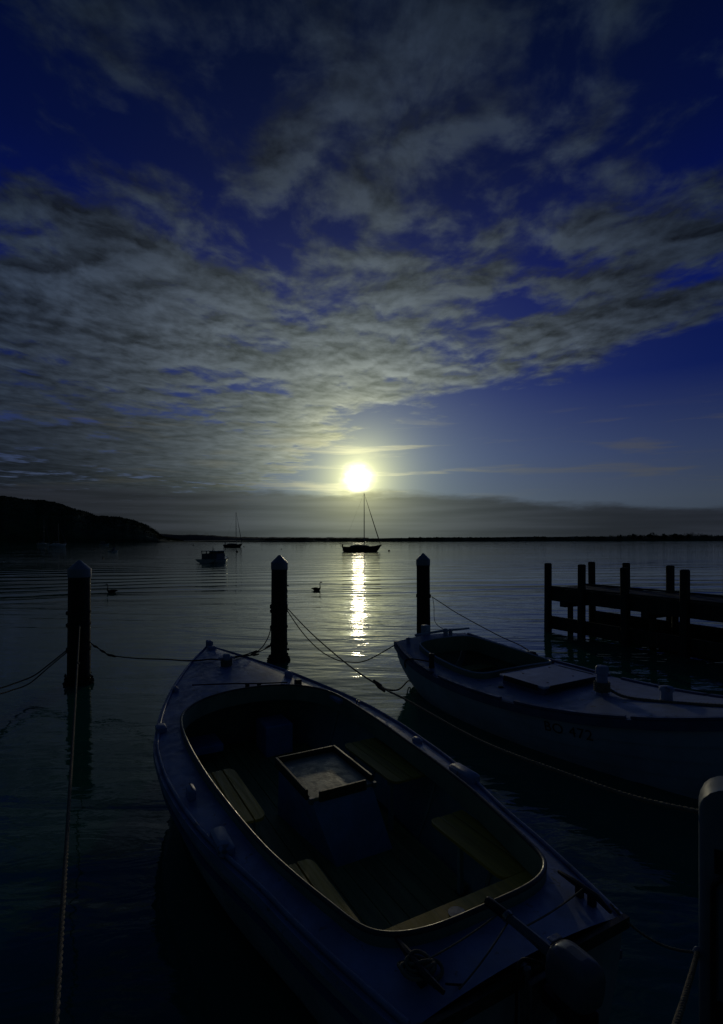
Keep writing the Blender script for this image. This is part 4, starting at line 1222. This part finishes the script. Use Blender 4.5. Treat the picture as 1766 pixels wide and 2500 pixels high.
def sloop(u, v, rz, L, mast_h, mast_at, label, detail=True, hullm=None, fb=1.0, beam=2.5):
    p = at(u, v)
    t = thing('moored_sloop', (p.x, p.y, 0), rz, label, 'sailboat', 'sailboats at anchor in the bay')
    ln = far_hull(L, beam, fb)
    m, rows = hull_mesh(ln, 10, 36)
    m.add(rows[0], [tuple(range(len(rows[0])))])
    hullm = hullm or M_yhull
    m.xf(Matrix.Translation((-L / 2, 0, 0))).build('hull', hullm, t, angle=60)
    d = MB().grid([[(s - L / 2, -ln.hb(s) + .01, ln.sheer(s)), (s - L / 2, 0, ln.sheer(s) + .05), (s - L / 2, ln.hb(s) - .01, ln.sheer(s))] for s in np.linspace(0, L, 24)], flip=True)
    d.build('deck', M_ydark if hullm == M_yhull else M_ywhite, t)
    # cabin trunk
    c0, c1 = L * .20, L * .68
    rows = []
    for k, s in enumerate(np.linspace(c0, c1, 12)):
        w = ln.hb(s) * .66; q = math.sin(PI * min(max(k / 11, .06), .94)) ** .4
        zb = ln.sheer(s) + .02; hh = .42 * q * (1.1 - .35 * k / 11)
        x = s - L / 2
        rows.append([(x, -w, zb), (x, -w * .94, zb + hh * .8), (x, -w * .6, zb + hh), (x, w * .6, zb + hh), (x, w * .94, zb + hh * .8), (x, w, zb)])
    c = MB().grid(rows, flip=True); c.add(rows[0], [tuple(range(6))]); c.add(rows[-1], [tuple(reversed(range(6)))])
    cab = c.build('cabin', M_ydark if hullm == M_yhull else M_ywhite, t, angle=40)
    for sg in (-1, 1):
        for s in (.34, .46, .58):
            w = ln.hb(L * s) * .66
            MB().box(L * (s - .5) - .22, L * (s - .5) + .22, sg * w - .012, sg * w + .012, ln.sheer(L * s) + .12, ln.sheer(L * s) + .25, .01).build('cabin_window', M_glassdk, cab)
    mx = L * mast_at - L / 2; z0 = fb * .9
    mast = MB().tube([(mx, 0, z0), (mx, 0, mast_h * .6), (mx, 0, mast_h)], [.085, .075, .055], 8).build('mast', M_alu, t)
    MB().tube([(mx, 0, mast_h), (mx, 0, mast_h + .25)], .012, 5).build('masthead_antenna', M_alu, mast)
    MB().tube([(mx, -.8, mast_h * .52), (mx, 0, mast_h * .53), (mx, .8, mast_h * .52)], .03, 6).build('spreader', M_alu, mast)
    bow = (L / 2 - .15, 0, fb * 1.25)
    for nm, a, b, r in (('backstay', (mx, 0, mast_h), (-L / 2 + .05, 0, fb), .008), ('shroud', (mx, .03, mast_h * .98), (mx - .1, beam * .46, fb * .9), .008), ('shroud', (mx, -.03, mast_h * .98), (mx - .1, -beam * .46, fb * .9), .008)):
        MB().tube([a, b], r, 5).build(nm, M_alu, t)
    a, b = Vector((mx + .05, 0, mast_h * .985)), Vector(bow)
    MB().tube([a, a.lerp(b, .12), a.lerp(b, .5), a.lerp(b, .9), b], [.015, .03, .075, .10, .03], 8).build('furled_jib', M_ycanvas if detail else M_ydark, t)
    # boom with its sail cover
    zb = z0 + .95
    if detail:
        MB().tube([(mx, 0, zb + .12), (mx - 1.6, 0, zb + .10), (mx - 3.0, 0, zb + .22), (mx - 4.2, 0, zb + .34)], [.20, .15, .10, .07], 8).build('boom_cover', M_ycanvas, t)
        rows = [[(x, y, zb - .30 + z - .03 * (y / .9) ** 2) for y in np.linspace(-.9, .9, 7)] for x, z in ((mx - 4.9, .02), (mx - 4.2, .06), (mx - 3.2, .06), (mx - 2.3, .0))]
        bim = MB().grid(rows); bim.grid([[(x, y, z + .03) for x, y, z in r_] for r_ in rows]); bimo = bim.build('bimini', M_ydark, t)
        for x in (mx - 4.6, mx - 2.5):
            for y in (-.85, .85):
                MB().tube([(x, y, fb * .9), (x + .1, y, zb - .28)], .02, 5).build('bimini_pole', M_alu, bimo)
        MB().box(-L / 2 - .18, -L / 2 + .10, -.5, -.2, fb * .75, fb * 1.45, .05).build('dinghy_motor', M_black, t)
        for x in np.linspace(-L / 2 + .3, L / 2 - .6, 7):
            sx = x + L / 2
            for sg in (-1, 1):
                MB().tube([(x, sg * (ln.hb(sx) - .04), ln.sheer(sx)), (x, sg * (ln.hb(sx) - .05), ln.sheer(sx) + .5)], .012, 5).build('stanchion', M_alu, t)
        for sg in (-1, 1):
            MB().tube([(x, sg * (ln.hb(x + L / 2) - .05), ln.sheer(x + L / 2) + .5) for x in np.linspace(-L / 2 + .3, L / 2 - .6, 9)], .006, 4).build('lifeline', M_alu, t)
        MB().tube([(L / 2 - .5, 0, fb * 1.16), (L / 2 + .22, 0, fb * 1.24)], [.09, .06], 8).build('bowsprit', M_yhull, t)
    else:
        MB().tube([(mx, 0, zb + .05), (mx - .8, 0, zb - .1), (mx - 1.7, 0, zb + .02), (mx - 1.9, 0, zb + .1)], [.16, .13, .10, .05], 8).build('boom_cover', M_ydark, t)
        MB().box(-L / 2 + .35, -L / 2 + .5, -.2, .2, fb * .8, fb * 1.75, .03).build('stern_post', M_ydark, t)
        MB().tube([(L / 2 - .6, -.3, fb * 1.1), (L / 2 - .55, -.3, fb * 1.7), (L / 2 - .2, 0, fb * 1.75), (L / 2 - .55, .3, fb * 1.7), (L / 2 - .6, .3, fb * 1.1)], .018, 5).build('bow_rail', M_alu, t)
    return t
sloop(884, 1346.3, R(3), 7.5, 11.25, .56, 'dark hulled sloop moored beneath the sun with tan furled sails', True, M_yhull, 1.0, 2.5)
sloop(569.5, 1334, R(-4), 5.9, 10.9, .66, 'dark small sloop anchored beside the headland end, its boom stowed low', False, M_yhull, .85, 2.2)
sloop(107, 1328, R(8), 5.0, 11.4, .52, 'faint moored yacht with the taller mast below the dark headland', False, M_ywhite, .8, 2.2)
sloop(141, 1331.5, R(58), 6.0, 7.9, .55, 'faint moored yacht with pale end and shorter mast below the headland', False, M_ywhite, .9, 2.3)

def cruiser(u, v, rz, L, beam, fb, cab_h, label, name='motor_cruiser', mast=True, group='motor boats at anchor in the bay'):
    p = at(u, v)
    t = thing(name, (p.x, p.y, 0), rz, label, 'motorboat', group)
    ln = far_hull(L, beam, fb, 0, .88, .3)
    m, rows = hull_mesh(ln, 10, 30); m.add(rows[0], [tuple(range(len(rows[0])))])
    m.xf(Matrix.Translation((-L * .3, 0, 0))).build('hull', M_ywhite, t, angle=60)
    MB().grid([[(s - L * .3, -ln.hb(s) + .01, ln.sheer(s) - .02), (s - L * .3, 0, ln.sheer(s)), (s - L * .3, ln.hb(s) - .01, ln.sheer(s) - .02)] for s in np.linspace(.01, L, 20)], flip=True).build('deck', M_ywhite, t)
    for sg in (-1, 1):
        MB().sweep([(s - L * .3, sg * (ln.hb(s) + .005), ln.sheer(s) - .05) for s in np.linspace(0, L * .98, 26)], [(-.03, -.04), (.03, -.04), (.03, .03), (-.03, .03)]).build('rubbing_strake', M_ydark, t)
    x0, x1, w = L * -.12, L * .28, beam * .36
    zb, zt = fb * .9, fb * .9 + cab_h
    zm = zb + cab_h * .66
    body = MB().box(x0, x1, -w, w, zb - .05, zm, .04).build('cabin', M_ydark, t, angle=30)
    for sx, sy in ((x0 + .03, -w + .03), (x0 + .03, w - .03), (x1 - .25, -w + .03), (x1 - .25, w - .03), (x0 + .03, -.62 * w), ((x0 + x1) / 2, -w + .03), ((x0 + x1) / 2, w - .03), (x0 + .03, w * .35)):
        MB().box(sx - .03, sx + .03, sy - .03, sy + .03, zm - .01, zt - .03).build('window_post', M_ydark, body)
    MB().box(x0 - .08, x1 - .12, -w - .05, w + .05, zt - .05, zt + .02, .03).build('roof', M_ywhite, t, angle=30)
    MB().box(x1 - .28, x1 - .26, -w + .06, w - .06, zm - .01, zt - .05).build('windscreen', M_glassdk, body)
    if mast:
        MB().tube([(x0 + .2, -.32, zt), (x0 + .2, -.32, zt + .42)], .02, 5).build('antenna', M_dark, t)
        MB().tube([(x0 + .2, -.46, zt), (x0 + .2, -.36, zt + .2), (x0 + .22, -.46, zt + .30)], .022, 5).build('antenna', M_dark, t)
        MB().tube([(x0 + .2, -.30, zm - .1), (x0 + .2, -.30, zt + .1)], .045, 6).build('radar_post', M_dark, t)
    return t
cruiser(517, 1371.5, R(90 - 9), 5.2, 2.30, .42, .84, 'small cabin cruiser with open windows seen from its stern on the rippled water')
cruiser(250, 1328, R(35), 4.0, 1.9, .65, 1.0, 'distant cabin boat moored off the middle of the headland', mast=False)

def dinghy(u, v):
    p = at(u, v)
    t = thing('moored_dinghy', (p.x, p.y, 0), R(55), 'little moored dinghy with raised dark bow cover below the headland', 'dinghy')
    ln = far_hull(1.9, 1.0, .34, 0, .85, .25)
    m, rows = hull_mesh(ln, 8, 20); m.add(rows[0], [tuple(range(len(rows[0])))])
    m.xf(Matrix.Translation((-.95, 0, 0))).build('hull', M_ywhite, t, angle=60)
    MB().box(-.3, -.08, -.40, .40, .2, .24, .01).build('thwart', M_slat, t)
    MB().tube([(-.2, 0, .22), (.1, 0, .6), (.2, 0, .9)], [.30, .24, .05], 10).build('cover', M_ydark, t)
dinghy(278, 1345)

def buoy(u, v, r, label):
    p = at(u, v)
    t = thing('mooring_buoy', (p.x, p.y, 0), 0, label, 'buoy', 'mooring buoys')
    MB().lathe([(.02, -r * .7), (r * .7, -r * .5), (r, 0), (r * .95, r * .35), (r * .6, r * .8), (r * .2, r * .98), (.02, r)], 16).build('float', M_buoy, t, angle=60)
    MB().tube([(0, 0, r * .9), (0, 0, r * 1.5)], r * .12, 6).build('pick_up_ring', M_dark, t)
for u, v, r, lab in [(950, 1345.5, .22, 'round mooring buoy just off the bow of the dark sloop'),
                     (579, 1346, .26, 'dark mooring buoy between the cabin cruiser and the small sloop'),
                     (596, 1333.5, .2, 'tiny buoy off the bow of the small anchored sloop'),
                     (472, 1329.5, .3, 'dark buoy on bright water between headland end and cabin cruiser'),
                     (412, 1334, .18, 'small buoy off the end of the headland'),
                     (687, 1339.5, .13, 'slender small buoy on bright water behind the capped pile'),
                     (251.5, 1360, .13, 'small dark buoy in the headland reflection near the dinghy'),
                     (230, 1340, .14, 'tiny buoy in front of the distant cabin boat')]:
    buoy(u, v, r, lab)
pa_ = at(935, 1346); sb = at(884, 1346.3)
rope('thin mooring line from the dark sloop bow down to its buoy', sag((sb.x + 3.75, sb.y + .2, 1.1), (at(950, 1345.5).x - .1, at(950, 1345.5).y, .15), .15), .012, M_ropedk, .3, twist=False, step=.3)
